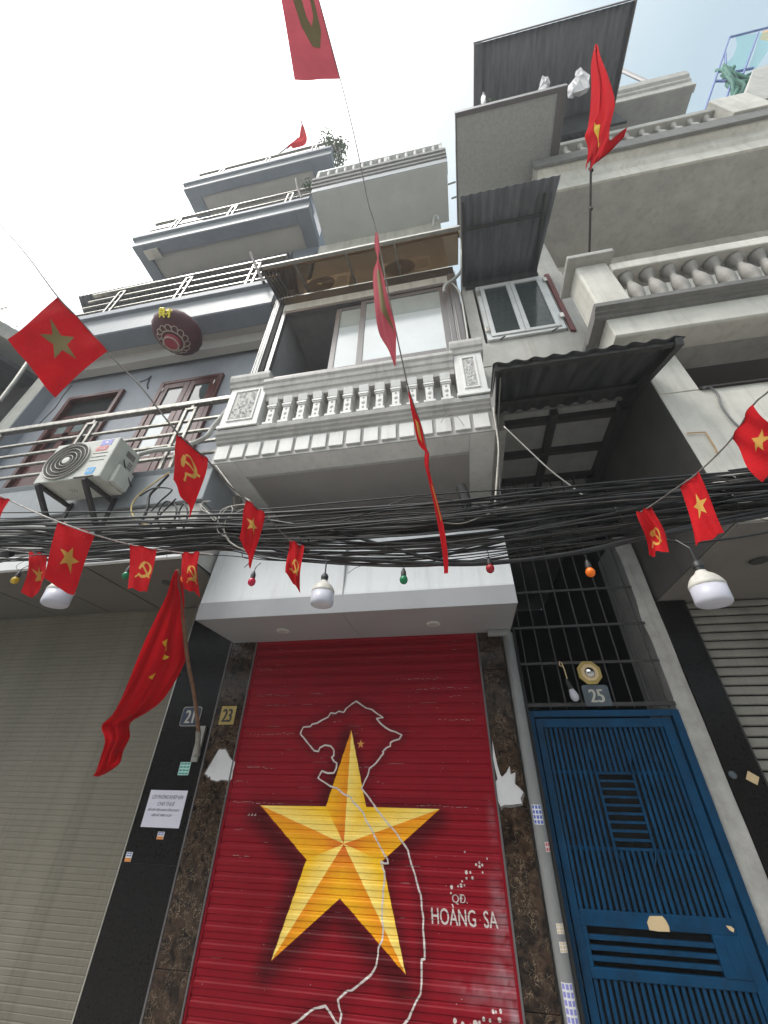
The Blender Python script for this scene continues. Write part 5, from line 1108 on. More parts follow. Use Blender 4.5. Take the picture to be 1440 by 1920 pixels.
for q, P in enumerate([[(-1.417,1.96,2.799),(-1.522,1.96,2.872),(-1.537,1.96,2.983),(-1.488,1.96,3.068),(-1.453,1.96,3.027),(-1.486,1.96,2.911),(-1.422,1.96,2.792),(-1.321,1.96,2.718)],[(-1.459,1.97,2.851),(-1.541,1.97,2.945),(-1.54,1.97,3.058),(-1.396,1.97,3.083),(-1.36,1.97,3.051),(-1.444,1.97,3.002),(-1.487,1.97,2.896),(-1.407,1.97,2.772),(-1.244,1.97,2.686)],[(-1.727,1.95,3.112),(-1.647,1.95,3.042),(-1.573,1.95,2.958),(-1.555,1.95,2.964),(-1.624,1.95,3.021),(-1.694,1.95,3.061),(-1.705,1.95,3.124),(-1.643,1.95,3.126)]]):
    cable_thing(P, 0.0042, 'wire_white', ('first pale coil of wire looped round the cable bundle beside the flag', 'second pale coil of wire, wider, looped round the cable bundle', 'short curled end of white wire beside the hammer flag')[q])
for q, P in enumerate([[(-2.259,2.1,3.618),(-2.359,2.1,3.515),(-2.465,2.1,3.388),(-2.466,2.1,3.255),(-2.352,2.1,3.125),(-2.23,2.1,3.078)],[(-2.365,2.2,3.688),(-2.421,2.2,3.563),(-2.464,2.2,3.464),(-2.425,2.2,3.32),(-2.427,2.2,3.162)]]):
    cable_thing(P, (0.006, 0.012)[q], ('wire_yellow', 'cable')[q], ('yellow wire curving down from the air conditioner', 'thick black cable curving down beside the yellow wire')[q])
for q, P in enumerate([[(-1.939,2.05,2.993),(-2.084,2.05,3.031),(-2.148,2.05,3.158),(-2.116,2.05,3.256),(-2.011,2.05,3.193),(-1.983,2.05,3.068),(-2.075,2.05,3.006)],[(-1.854,2.03,2.971),(-1.941,2.03,3.097),(-1.931,2.03,3.194),(-1.864,2.03,3.089),(-1.859,2.03,2.927)],[(-2.166,2.04,3.033),(-2.113,2.04,3.123),(-2.058,2.04,3.216),(-2.03,2.04,3.264)],[(-2.398,2.06,3.35),(-2.291,2.06,3.418),(-2.123,2.06,3.38),(-2.185,2.06,3.271),(-2.23,2.06,3.174)]]):
    cable_thing(P, 0.007, 'cable', ('loop of black cable below the air conditioner', 'upright twist of black cable on the bundle', 'slanting black cable below the air conditioner', 'thin black loop behind the yellow wire')[q])
cable_thing([(-2.425,2.7,5.341),(-2.477,2.7,5.134),(-2.576,2.7,4.874),(-2.627,2.7,4.707),(-2.894,2.7,4.598),(-3.234,2.7,4.594),(-3.416,2.7,4.564)], 0.028, 'pipe_light', 'grey flexible conduit sagging from the newel to the air conditioner', name='conduit', cat='conduit')
cable_thing([(-2.226,2.55,4.083),(-2.052,2.55,3.871),(-1.894,2.55,3.689),(-1.735,2.55,3.576)], 0.008, 'wire_white', 'thin hose running down behind the star flag', name='hose', cat='hose')
cable_thing([(0.641,2.8,8.437),(0.602,2.8,7.893),(0.472,2.8,7.602),(0.303,2.8,7.422),(0.266,2.8,7.231)], 0.024, 'pipe_light', 'thick grey duct curling at the right end of the canopy', name='duct', cat='duct')
cable_thing([(0.286,2.82,7.521),(0.386,2.82,7.515),(0.484,2.82,7.162),(0.484,2.82,6.457),(0.47,2.82,5.945)], 0.014, 'pipe_light', 'thin grey pipe running down beside the bay window', name='duct', cat='duct')
dpp = MB().tube([(0.171,3.0,3.858),(0.196,3.0,3.707),(0.236,3.4,3.724)], 0.05, 12).build('drain_stub', 'gate_dark', smooth=2, loc=(0.171,3.0,3.858)); tag(dpp, 'dark drain stub poking down under the white balcony at right', 'pipe')
dpp = MB().tube([(-2.031,2.75,3.812),(-2.01,2.8,3.694)], 0.045, 12).build('drain_stub', 'bark', smooth=2, loc=(-2.031,2.75,3.812)); tag(dpp, 'brown drain stub by the star flag at left of the white balcony', 'pipe')
sp = MB().tube([(-3.406,2.0,2.892),(-3.281,2.0,2.868),(-3.247,2.0,2.874)], 0.035, 8).build('cable_splice', 'cable', smooth=True, loc=(-3.324,2.0,2.881)); tag(sp, 'lumpy taped cable splice at the left edge of the bundle', 'cable splice')

# ================================================================== HANGING BULBS
def bulb(px, key, label, scale=1.0, hang=0.05, group='small coloured bulbs hanging from the cables'):
    x, y, z_ = px
    o = thing('light_bulb', (x, y, z_-0.03*scale), label, 'bulb', group)
    MB().lathe([(0, -0.028), (0.012, -0.026), (0.022, -0.016), (0.0255, 0), (0.023, 0.012), (0.014, 0.024), (0.012, 0.03)], (x, y, z_), 20, sc=scale).build('globe', 'bulb_'+key, o, smooth=True)
    MB().lathe([(0.0135, 0.022), (0.0165, 0.026), (0.0165, 0.05), (0.012, 0.062), (0.007, 0.075), (0, 0.078)], (x, y, z_), 14, sc=scale).build('socket', 'sock', o, smooth=2)
    MB().tube([(x, y, z_+0.072*scale), (x+0.004, y, z_+0.10*scale), (x, y+0.02, z_+0.072*scale+hang), (x+0.015, y+0.03, z_+0.08*scale+hang+0.02)], 0.0025, 5).build('flex', 'cable', o)
for (P, k, lb) in (((-3.015,1.98,2.622), 'yellow', 'yellow bulb hanging at far left of the cables'), ((-2.137,2.0,2.605), 'green', 'green bulb half hidden behind a hammer flag'), ((-1.701,2.02,2.56), 'orange', 'orange bulb peeping out left of the narrow hammer flag'), ((-1.196,1.98,2.485), 'red', 'pinkish red bulb in front of the left end of the white canopy'), ((-0.265,1.98,2.434), 'green', 'green bulb in front of the white canopy, right of the middle'), ((0.213,1.98,2.467), 'crimson', 'dark red bulb in front of the right end of the white canopy'), ((0.712,1.98,2.408), 'orange', 'bright orange bulb in front of the dark barred passage')):
    bulb(P, k, lb, scale=0.92)
def led(P, up, dia, label):
    P = Vector(P); o = thing('lamp_bulb', P, label, 'lamp bulb'); ax = Vector(up); s = dia
    MB().lathe([(0.0, 0), (0.30, 0.0), (0.43, 0.02), (0.485, 0.07), (0.5, 0.14), (0.5, 0.62)], P, 36, axis=ax, sc=s).build('diffuser', 'led_glass', o, smooth=True)
    MB().lathe([(0.502, 0.60), (0.512, 0.62), (0.512, 0.68), (0.49, 0.74), (0.42, 0.88), (0.34, 0.98), (0.24, 1.06), (0.17, 1.13), (0.14, 1.2)], P, 36, axis=ax, sc=s).build('lamp_body', 'led_body', o, smooth=2)
    MB().lathe([(0.15, 1.16), (0.15, 1.30), (0.17, 1.31), (0.17, 1.42), (0.12, 1.50), (0.05, 1.58), (0, 1.6)], P, 16, axis=ax, sc=s).build('socket', 'sock', o, smooth=2)
    a = P+ax.normalized()*s*1.58
    MB().tube([a, a+Vector((0.0, 0.0, 0.06)), a+Vector((-0.02, 0.03, 0.12))], 0.004, 6).build('flex', 'cable', o)
led((-0.711,1.92,2.282), (0.0, 0, 1), 0.125, 'white bulbous lamp hanging in front of the canopy middle')
led((-2.402,1.85,2.35), (-0.02, 0, 1), 0.1456, 'white bulbous lamp hanging behind the large star flag at left')
led((1.035,1.7,2.101), (0.03, -0.02, 1), 0.1274, 'largest white lamp hanging at the right below the star flags')
cable_thing([(1.028,1.8,2.468),(1.068,1.8,2.452),(1.132,1.8,2.441),(1.361,1.8,2.457),(1.593,1.8,2.492)], 0.006, 'cable', 'thin black wire carrying the large white lamp at right')
cable_thing([(-3.118,1.85,2.681),(-2.883,1.85,2.723),(-2.669,1.85,2.726),(-2.34,1.85,2.659)], 0.004, 'cable', 'thin black wire carrying the yellow bulb at far left')
# energy saving bulb in the grille
o = thing('light_bulb', (0.961,3.93,2.112), 'small frosted bulb dangling on a flex in front of the grille beside the mirror', 'bulb')
P0 = Vector((0.964,3.93,2.142))
MB().lathe([(0, -0.045), (0.022, -0.038), (0.035, -0.015), (0.036, 0.005), (0.028, 0.035), (0.02, 0.06)], P0, 18, axis=(-0.25, 0, 1)).build('globe', 'led_glass', o, smooth=True)
MB().lathe([(0.021, 0.055), (0.023, 0.06), (0.023, 0.10), (0.016, 0.14), (0, 0.145)], P0, 14, axis=(-0.25, 0, 1)).build('socket', 'sock', o, smooth=2)
MB().tube([(0.939,3.93,2.274),(0.936,3.94,2.367),(0.929,3.95,2.425),(0.913,3.95,2.44),(0.905,3.95,2.402),(0.93,3.95,2.392)], 0.005, 6).build('flex', 'chip', o)

# ================================================================== BUNTING FLAGS
def emblem_tris(kind):
    polys = []
    if kind == 'star':
        P = [((1 if i % 2 == 0 else 0.40)*math.sin(i*math.pi/5), (1 if i % 2 == 0 else 0.40)*math.cos(i*math.pi/5)) for i in range(10)]
        polys = [P]
    else:
        out = [(0.86*math.cos(R(a)), 0.86*math.sin(R(a))-0.02) for a in range(88, -146, -9)]
        inn = [(-0.10+0.66*math.cos(R(a)), 0.06+0.66*math.sin(R(a))) for a in range(-140, 86, 9)]
        polys.append(out+inn)
        polys.append([(-0.52, -0.50), (-0.66, -0.66), (-0.98, -0.98), (-1.08, -0.84), (-0.80, -0.60), (-0.70, -0.40)])
        polys.append([(-0.38, 0.32), (-0.24, 0.46), (0.86, -0.70), (0.72, -0.86)])
        polys.append([(-0.78, 0.12), (-0.58, 0.52), (-0.12, 0.86), (0.02, 0.62), (-0.10, 0.52), (-0.42, 0.10), (-0.58, -0.04)])
    tris = []
    for P in polys:
        for t in geometry.tessellate_polygon([[Vector((p[0], p[1], 0)) for p in P]]):
            st_ = [[P[i] for i in t]]
            while st_:
                T_ = st_.pop()
                L_ = [math.hypot(T_[i][0]-T_[(i+1) % 3][0], T_[i][1]-T_[(i+1) % 3][1]) for i in range(3)]
                k_ = L_.index(max(L_))
                if L_[k_] > 0.24:
                    a, b_, c_ = T_[k_], T_[(k_+1) % 3], T_[(k_+2) % 3]; m_ = ((a[0]+b_[0])/2, (a[1]+b_[1])/2)
                    st_ += [[a, m_, c_], [m_, b_, c_]]
                else: tris.append(T_)
    return tris
EMB = {'star': emblem_tris('star'), 'hammer': emblem_tris('hammer')}
def flag(tl, tr, bl, br_, kind, label, gold='gold', wave=0.010, ph=0.0, group='red bunting flags', esc=0.30, rot=0.0, mirror=1, twist=None, center=(0.5, 0.5)):
    """tl,tr: ends of the edge fixed to the string; bl,br: lower corners"""
    tl, tr, bl, br_ = map(Vector, (tl, tr, bl, br_))
    W = (tr-tl).length; H = (bl-tl).length
    nrm = (tr-tl).cross(bl-tl)
    nrm = nrm.normalized() if nrm.length > 1e-9 else Vector((0, 1, 0))
    def S(u, v):
        a = tl.lerp(tr, u); b_ = bl.lerp(br_, u); p = a.lerp(b_, v)
        w_ = 1.5*wave*(math.sin(3.1*v+ph+2.6*u)*(0.25+v)+0.5*math.sin(7.3*u+ph*2+3*v)*(0.15+v)+0.35*math.sin(11*u-5*v+ph))
        p = p+nrm*w_
        p = p+(tr-tl).normalized()*(0.25*wave*math.sin(5*v+ph))
        if twist: p = twist(p, u, v)
        return p
    o = thing('flag', tl.lerp(tr, 0.5), label, 'flag', group)
    MB().grid(S, 22, 30).build('cloth', 'flag', o, smooth=True)
    e_ = MB(); e2 = MB()
    sc_u = esc*H/max(W, 1e-6) if W < H else esc
    aspect = H/max(W, 0.01)
    R0 = esc*min(W, H)*1.0
    if min(W, H) < 0.06: R0 = 0.30*0.2
    hem = MB().tube([S(i/12, 0) for i in range(13)], 0.0022, 5).build('hem', 'flag', o)
    ww = max(W, 0.12)
    for t in EMB[kind]:
        pts = []
        for (a, b_) in t:
            a2 = (a*math.cos(rot)-b_*math.sin(rot))*mirror; b2 = a*math.sin(rot)+b_*math.cos(rot)
            pts.append((center[0]+a2*esc*0.2/0.2*0.85, center[1]-b2*esc*0.85*0.2/0.3))
        for sgn, tgt in ((1, e_), (-1, e2)):
            q = []
            for u, v in pts:
                d = 0.01; p = S(u, v); n_ = (S(u+d, v)-p).cross(S(u, v+d)-p); n_ = n_.normalized() if n_.length > 0 else nrm
                q.append(p+n_*0.0008*sgn)
            tgt.q(*q)
    e_.v += []; off = len(e_.v); e_.v += e2.v; e_.f += [tuple(i+off for i in f) for f in e2.f]
    e_.build('star_emblem' if kind == 'star' else 'hammer_and_sickle_emblem', gold, o, smooth=True)
    return o
def string(pts, label, m_='string', r_=0.0022, sag=0):
    o = MB().tube(smoothpath(pts, 6), r_*1.8, 5).build('bunting_string', m_, smooth=True, loc=pts[0]); return tag(o, label, 'string')
FL = [((-1.607,0.86,3.261),(-1.849,0.66,3.509),(-1.7,0.84,2.917),(-1.863,0.64,3.109)),((-1.212,1.08,2.839),(-1.127,1.22,2.783),(-1.117,1.06,2.507),(-1.073,1.2,2.43)),((-1.132,1.62,2.834),(-1.056,1.72,2.788),(-1.123,1.62,2.569),(-1.033,1.7,2.442)),((-0.98,1.92,2.734),(-0.875,1.94,2.679),(-0.944,1.92,2.477),(-0.854,1.94,2.374)),((-1.817,1.22,2.492),(-1.69,1.32,2.466),(-1.709,1.22,2.188),(-1.64,1.32,2.159)),((-1.908,1.72,2.661),(-1.761,1.78,2.649),(-1.784,1.72,2.361),(-1.7,1.78,2.356)),((-1.713,1.92,2.699),(-1.608,1.96,2.708),(-1.582,1.92,2.418),(-1.527,1.96,2.431)),((-2.899,1.9,2.785),(-2.794,1.93,2.78),(-2.76,1.88,2.475),(-2.651,1.92,2.474)),((-2.201,1.1,2.634),(-2.103,1.16,2.608),(-2.103,1.1,2.423),(-2.065,1.16,2.457)),((1.281,1.48,2.772),(1.304,1.32,2.81),(1.281,1.46,2.51),(1.339,1.32,2.587)),((1.105,1.66,2.673),(1.161,1.58,2.687),(1.052,1.66,2.348),(1.131,1.58,2.359)),((1.014,1.9,2.693),(1.067,1.86,2.708),(0.969,1.9,2.47),(1.057,1.86,2.417))]
def notch(p, u, v):  # corner folded over
    return p+Vector((0.03*max(0, 0.4-u)*math.sin(v*3.14)*1.5, 0, 0))
flag(*FL[0], 'star', 'large star flag nearest the viewer at left, hanging from the slanting string', wave=0.012, ph=0.5, center=(0.52, 0.46), rot=0.25, esc=0.41, gold='gold_backlit')
flag(*FL[1], 'hammer', 'hammer and sickle flag beside the air conditioner', wave=0.012, ph=1.4, esc=0.40, rot=0.75, center=(0.5, 0.42))
flag(*FL[2], 'star', 'star flag in front of the cables below the left balcony corner', wave=0.016, ph=2.2, esc=0.34, center=(0.5, 0.46))
flag(*FL[3], 'hammer', 'curling hammer and sickle flag in front of the white canopy', wave=0.024, ph=0.9, esc=0.36, mirror=1, center=(0.6, 0.6))
flag(*FL[4], 'star', 'star flag in front of the cables with a lamp below it', wave=0.009, ph=3.0, esc=0.36, rot=-0.1, center=(0.55, 0.55))
flag(*FL[5], 'hammer', 'hammer and sickle flag over the taupe ceiling beside the green bulb', wave=0.010, ph=0.2, esc=0.40, center=(0.66, 0.52))
flag(*FL[6], 'hammer', 'narrow hammer and sickle flag just above the tip of the big banner', wave=0.020, ph=1.8, esc=0.44, center=(0.62, 0.58))
flag(*FL[7], 'star', 'twisted star flag behind the larger star flag at far left', wave=0.022, ph=4.0, esc=0.36, center=(0.62, 0.5), twist=notch)
flag(*FL[8], 'star', 'red flag corner cut by the left edge of the picture', wave=0.010, ph=1.0, esc=0.3)
flag(*FL[9], 'star', 'star flag cut by the right edge of the picture', wave=0.012, ph=2.0, esc=0.32, center=(0.6, 0.55), rot=0.4)
flag(*FL[10], 'star', 'star flag above the largest white lamp', wave=0.010, ph=0.4, esc=0.36, center=(0.55, 0.48))
flag(*FL[11], 'hammer', 'small curled hammer and sickle flag before the dark passage', wave=0.022, ph=5.0, esc=0.42, center=(0.5, 0.6))
string([(-3.547,0.52,5.34),(-2.896,0.55,4.67),(-2.331,0.6,4.061),(-1.849,0.66,3.509),(-1.734,0.76,3.398),(-1.607,0.86,3.261),(-1.502,0.93,3.161),(-1.408,0.97,3.066),(-1.212,1.08,2.839),(-1.127,1.22,2.783),(-1.162,1.45,2.829),(-1.132,1.62,2.834),(-1.056,1.72,2.788),(-0.98,1.92,2.734),(-0.875,1.94,2.679)], 'string of flags slanting down from the upper left edge to the cables')
string([(-2.177,1.06,2.626),(-2.103,1.16,2.608),(-1.967,1.19,2.55),(-1.817,1.22,2.492),(-1.69,1.32,2.466),(-1.908,1.72,2.661),(-1.761,1.78,2.649),(-1.713,1.92,2.699),(-1.608,1.96,2.708),(-1.53,2.0,2.711)], 'pale string of flags across the left cables', m_='string_white')
string([(-3.275,1.88,2.846),(-2.899,1.9,2.785),(-2.794,1.93,2.78),(-2.62,1.96,2.748)], 'short string of the far left twisted flag')
string([(1.014,1.9,2.693),(1.067,1.86,2.708),(1.105,1.66,2.673),(1.161,1.58,2.687),(1.281,1.48,2.772),(1.304,1.32,2.81),(1.339,1.27,2.826),(1.447,1.2,2.895)], 'string of flags rising to the right edge')
# --- string A: flags seen nearly edge on
SA = [(-0.588,-0.036,6.2),(-0.556,0.06,6.1),(-0.459,0.413,5.65),(-0.412,0.56,5.383),(-0.363,0.71,5.038),(-0.317,0.88,4.663),(-0.274,0.98,4.44),(-0.196,1.2,3.737),(-0.164,1.33,3.498),(-0.139,1.42,3.341),(-0.091,1.55,3.184),(-0.071,1.62,3.036),(-0.049,1.78,2.736),(-0.022,1.92,2.426)]
string(SA, 'string of flags running from overhead down to the cables, nearly edge on')
def free_flag(rows, Y, kind, label, amp=0.01, folds=2.0, name='flag', cloth='flag', emb=None, group='red bunting flags', gold='gold', em_scale=None, nu=26, ydir=0.0):
    """cloth through rows of (left point, right point); folds run along its length"""
    rl_ = smoothpath([r_[0] for r_ in rows], 6); rr_ = smoothpath([r_[1] for r_ in rows], 6); n_ = len(rl_)-1
    def S(u, v):
        f_ = min(max(v, 0), 1)*n_; i = min(int(f_), n_-1); t = f_-i
        a = rl_[i].lerp(rl_[i+1], t); b_ = rr_[i].lerp(rr_[i+1], t)
        p = a.lerp(b_, u); w_ = (b_-a).length
        k_ = min(1.0, w_/0.05)
        ang = folds*2*math.pi*u+1.3*math.sin(v*2.4)
        return p+Vector((0.25*amp*math.cos(ang*1.3+v*5)*k_*math.sin(math.pi*u), amp*(math.sin(ang)+0.35*math.sin(2.7*ang+v*9))*k_+ydir*u*v, 0.15*amp*math.sin(ang*0.7+6*v)*k_*math.sin(math.pi*u)))
    o = thing(name, rows[0][0], label, 'flag', group) if group else thing(name, rows[0][0], label, 'flag')
    MB().grid(S, nu, 44).build('cloth', cloth, o, smooth=True)
    if emb:
        for (kind_, pieces) in emb:
            e_ = MB()
            for P in pieces:
                for t in geometry.tessellate_polygon([[Vector((p[0], p[1], 0)) for p in P]]):
                    st_ = [[P[i] for i in t]]
                    while st_:
                        T_ = st_.pop(); L_ = [math.hypot(T_[i][0]-T_[(i+1) % 3][0], T_[i][1]-T_[(i+1) % 3][1]) for i in range(3)]; k_ = L_.index(max(L_))
                        if L_[k_] > 0.04:
                            a, b_, c_ = T_[k_], T_[(k_+1) % 3], T_[(k_+2) % 3]; m_ = ((a[0]+b_[0])/2, (a[1]+b_[1])/2); st_ += [[a, m_, c_], [m_, b_, c_]]
                        else:
                            for sg in (1, -1):
                                q = []
                                for u, v in T_:
                                    p = S(u, v); nn = (S(u+0.01, v)-p).cross(S(u, v+0.01)-p); nn = nn.normalized() if nn.length > 0 else Vector((0, -1, 0))
                                    q.append(p+nn*0.0016*sg)
                                e_.q(*q)
            e_.build(kind_, gold, o)
    return o
rowsA1 = [((-0.815,-0.123,6.1),(-0.588,-0.058,6.2)),((-0.806,0.01,6.0),(-0.556,0.06,6.1)),((-0.79,0.18,5.8),(-0.511,0.239,5.9)),((-0.767,0.345,5.55),(-0.459,0.413,5.65))]
arc = [(0.40+0.30*math.cos(R(a)), 0.22+0.42*math.sin(R(a))) for a in range(200, -20, -12)]
arc2 = [(0.46+0.17*math.cos(R(a)), 0.22+0.28*math.sin(R(a))) for a in range(-20, 200, 12)]
arcA = [(0.28, 0.0), (0.30, 0.30), (0.38, 0.55), (0.55, 0.72), (0.72, 0.74), (0.85, 0.60), (0.86, 0.30), (0.78, 0.05), (0.76, 0.30), (0.74, 0.48), (0.64, 0.56), (0.56, 0.48), (0.52, 0.25), (0.50, 0.0)]
free_flag(rowsA1, 0, None, 'glare-paled red flag overhead at the top edge, nearest the sky', amp=0.004, folds=0.6, cloth='flag_glare', gold='gold_backlit', emb=[('sickle_emblem', [arcA])])
free_flag([((-0.281,0.98,4.453),(-0.266,0.98,4.419)),((-0.288,1.0,4.294),(-0.252,1.0,4.261)),((-0.27,1.02,4.144),(-0.26,1.02,4.14)),((-0.301,1.05,4.048),(-0.237,1.05,3.987)),((-0.292,1.1,3.76),(-0.198,1.1,3.698)),((-0.27,1.14,3.531),(-0.181,1.18,3.628)),((-0.218,1.16,3.38),(-0.184,1.2,3.459)),((-0.186,1.17,3.236),(-0.182,1.18,3.254))], 0, None, 'glare-paled red twisted flag hanging in front of the bay window', amp=0.006, folds=1.0, cloth='flag_glare', gold='gold_backlit', emb=[('star_emblem', [[(0.42, 0.42), (0.72, 0.40), (0.70, 0.58), (0.88, 0.76), (0.60, 0.66), (0.36, 0.60)]])])
free_flag([((-0.148,1.42,3.352),(-0.142,1.42,3.341)),((-0.141,1.45,3.261),(-0.118,1.45,3.233)),((-0.131,1.5,3.181),(-0.09,1.5,3.151)),((-0.114,1.55,3.058),(-0.077,1.57,3.064)),((-0.081,1.6,3.035),(-0.056,1.62,3.025))], 0, None, 'thin edge-on flag in front of the white balcony', amp=0.004, folds=1.0, emb=[('star_emblem', [[(0.3, 0.45), (0.7, 0.5), (0.65, 0.75), (0.4, 0.7)]])])
free_flag([((-0.082,1.62,3.054),(-0.059,1.62,3.03)),((-0.09,1.63,2.974),(-0.067,1.63,2.943)),((-0.076,1.66,2.873),(-0.055,1.68,2.867)),((-0.06,1.7,2.753),(-0.033,1.73,2.754)),((-0.044,1.75,2.611),(-0.012,1.8,2.622)),((-0.034,1.8,2.477),(-0.008,1.86,2.491)),((-0.035,1.84,2.386),(-0.015,1.88,2.41))], 0, None, 'long narrow edge-on flag crossing the cables', amp=0.004, folds=1.0, emb=[('emblem_strip', [[(0.45, 0.35), (0.7, 0.38), (0.8, 0.6), (0.6, 0.62)]])])

# ================================================================== BIG BANNER FLAGS ON POLES
bp = [(-2.512,3.9,1.698),(-2.442,3.72,1.866),(-2.438,3.5,2.146),(-2.419,3.25,2.378),(-2.433,2.95,2.807),(-2.468,2.8,3.068)]
pole = thing('flag_pole', bp[0], 'brown wooden flag pole in a steel bracket on the black granite pier', 'flag pole')
MB().tube(smoothpath(bp[1:], 5), 0.017, 10).build('pole_shaft', 'bamboo', pole, smooth=True)
MB().tube([bp[0], tuple(0.5*(Vector(bp[0])+Vector(bp[1]))), bp[1]], 0.023, 12).build('pole_sleeve', 'steel_dull', pole, smooth=2)
MB().box(-2.60, -2.53, 3.955, 3.983, 1.63, 1.93).build('bracket_plate', 'steel_dull', pole, bevel=0.003)
MB().bar((-2.565, 3.97, 1.68), tuple(Vector(bp[0])+Vector((0, 0, -0.01))), 0.05, 0.012).build('bracket_arm', 'steel_dull', pole)
rows = [((-2.471,2.8,3.063),(-2.454,2.8,3.061)),((-2.522,2.83,2.896),(-2.408,2.9,2.877)),((-2.555,2.85,2.75),(-2.4,3.0,2.724)),((-2.631,2.9,2.482),(-2.435,3.2,2.521)),((-2.691,2.94,2.288),(-2.434,3.28,2.395)),((-2.752,2.98,2.061),(-2.488,3.25,2.125)),((-2.805,3.0,1.89),(-2.55,3.2,1.981)),((-2.849,3.02,1.814),(-2.68,3.15,1.88)),((-2.758,3.02,1.72),(-2.644,3.14,1.773)),((-2.757,3.04,1.606),(-2.653,3.12,1.68)),((-2.77,3.05,1.522),(-2.628,3.1,1.599)),((-2.773,3.06,1.502),(-2.738,3.08,1.516))]
emb = [('emblem_fold', [[(0.36, 0.277), (0.46, 0.266), (0.56, 0.281), (0.58, 0.318), (0.52, 0.348), (0.50, 0.311), (0.42, 0.296)]]), ('emblem_fold', [[(0.42, 0.348), (0.50, 0.337), (0.66, 0.351), (0.58, 0.363)]]), ('emblem_fold', [[(0.36, 0.411), (0.52, 0.374), (0.50, 0.392), (0.42, 0.418)]])]
free_flag(rows, 0, None, 'big red hammer and sickle banner drooping in folds from the pole at left', amp=0.035, folds=2.6, cloth='banner', gold='gold2', emb=emb, group=None, nu=60)
# right banner on the cream balcony
rp_ = [(1.936,2.4,6.561),(1.94,1.992,6.881),(1.96,1.723,7.163),(1.98,1.283,7.533),(2.0,0.898,7.843)]
pole = thing('flag_pole', rp_[0], 'thin dark jointed pole rising from the cream balcony end post', 'flag pole')
MB().tube(smoothpath(rp_, 4), 0.013, 8).build('pole_shaft', 'rust', pole, smooth=True)
for k in (1, 2): MB().tube([tuple(Vector(rp_[k])+Vector((0, 0, -0.04))), tuple(Vector(rp_[k])+Vector((0, 0, 0.04)))], 0.018, 8).build('pole_joint', 'rust', pole)
free_flag([((2.0,0.895,7.901),(2.021,0.9,7.915)),((1.966,0.98,7.8),(1.956,0.96,7.506)),((1.935,1.12,7.568),(1.931,1.05,7.021)),((1.898,1.26,7.352),(1.913,1.15,6.745)),((1.883,1.34,7.287),(1.914,1.25,6.734)),((1.841,1.4,7.201),(1.916,1.32,6.743)),((1.863,1.48,7.115),(1.918,1.4,6.712)),((1.858,1.56,7.048),(1.873,1.5,6.707)),((1.845,1.62,7.01),(1.901,1.64,6.939))], 0, None, 'dull red banner furled around the tall pole at upper right', amp=0.035, folds=1.7, cloth='banner', gold='gold2', emb=[('emblem_fold', [[(0.35, 0.56), (0.55, 0.52), (0.62, 0.70), (0.5, 0.78), (0.42, 0.66)]])], group=None, nu=48)
fl2 = bpy.data.objects[[o_.name for o_ in bpy.data.objects if o_.get('label', '').startswith('dull red banner')][0]]
tailr = [((1.937,1.33,6.903),(1.891,1.64,6.984)),((1.941,1.36,6.726),(1.927,1.6,6.918)),((1.998,1.35,6.701),(1.952,1.5,6.736)),((2.058,1.33,6.679),(2.028,1.36,6.664))]
tl_ = smoothpath([r_[0] for r_ in tailr], 5); tr_ = smoothpath([r_[1] for r_ in tailr], 5); nn_ = len(tl_)-1
MB().grid(lambda u, v: tl_[min(int(v*nn_), nn_)].lerp(tr_[min(int(v*nn_), nn_)], u)+Vector((0, 0.03*math.sin(9*u+4*v), 0)), 14, nn_).build('loose_fold', 'banner', fl2, smooth=True)
# small flag on top of the blue house
pole = thing('flag_pole', (-4.329,2.9,18.232), 'thin slanting pole on the topmost blue balcony', 'flag pole')
MB().tube([(-4.329,2.9,18.232),(-3.953,2.8,18.436),(-3.656,2.72,18.612),(-3.885,2.7,21.382)], 0.02, 6).build('pole_shaft', 'frame_brown', pole)
free_flag([((-3.871,2.7,21.285),(-3.847,2.7,21.259)),((-3.743,2.7,20.132),(-3.535,2.68,19.814)),((-3.646,2.71,18.817),(-3.247,2.66,18.319)),((-3.832,2.74,18.741),(-3.203,2.68,17.562)),((-4.04,2.8,18.511),(-3.714,2.78,18.131))], 0, None, 'small red flag flying above the topmost blue balcony', amp=0.05, folds=1.2, cloth='banner', gold='gold2', group=None)

# ================================================================== LANTERN
lan = thing('paper_lantern', (-4.028,2.8,7.448), 'large dark red round lantern with yellow character under the blue balcony', 'lantern')
LC = Vector((-4.035,2.8,7.465)); LR = 0.7498/2*1.02
prof = [(LR*math.cos(R(a)), LR*0.66*math.sin(R(a))) for a in range(-74, 75, 7)]
n = 40
MB().lathe(prof, LC, n, rib=0.025).build('lantern_body', 'lantern', lan, smooth=2)
MB().lathe([(LR*0.30, -LR*0.82), (LR*0.33, -LR*0.62)], LC, 24).build('collar', 'lantern_red', lan, smooth=2)
MB().tube([LC+Vector((LR*0.29*math.cos(a*math.pi/12), LR*0.29*math.sin(a*math.pi/12), -LR*0.83)) for a in range(25)], 0.012, 5).build('collar_ring', 'lantern_gold', lan)
MB().lathe([(LR*0.30, LR*0.62), (LR*0.28, LR*0.78)], LC, 24).build('top_cap', 'lantern_gold', lan)
MB().tube([LC+Vector((0, 0, LR*0.75)), LC+Vector((0, 0.1, LR*0.75+0.25))], 0.01, 6).build('hanging_cord', 'cable', lan)
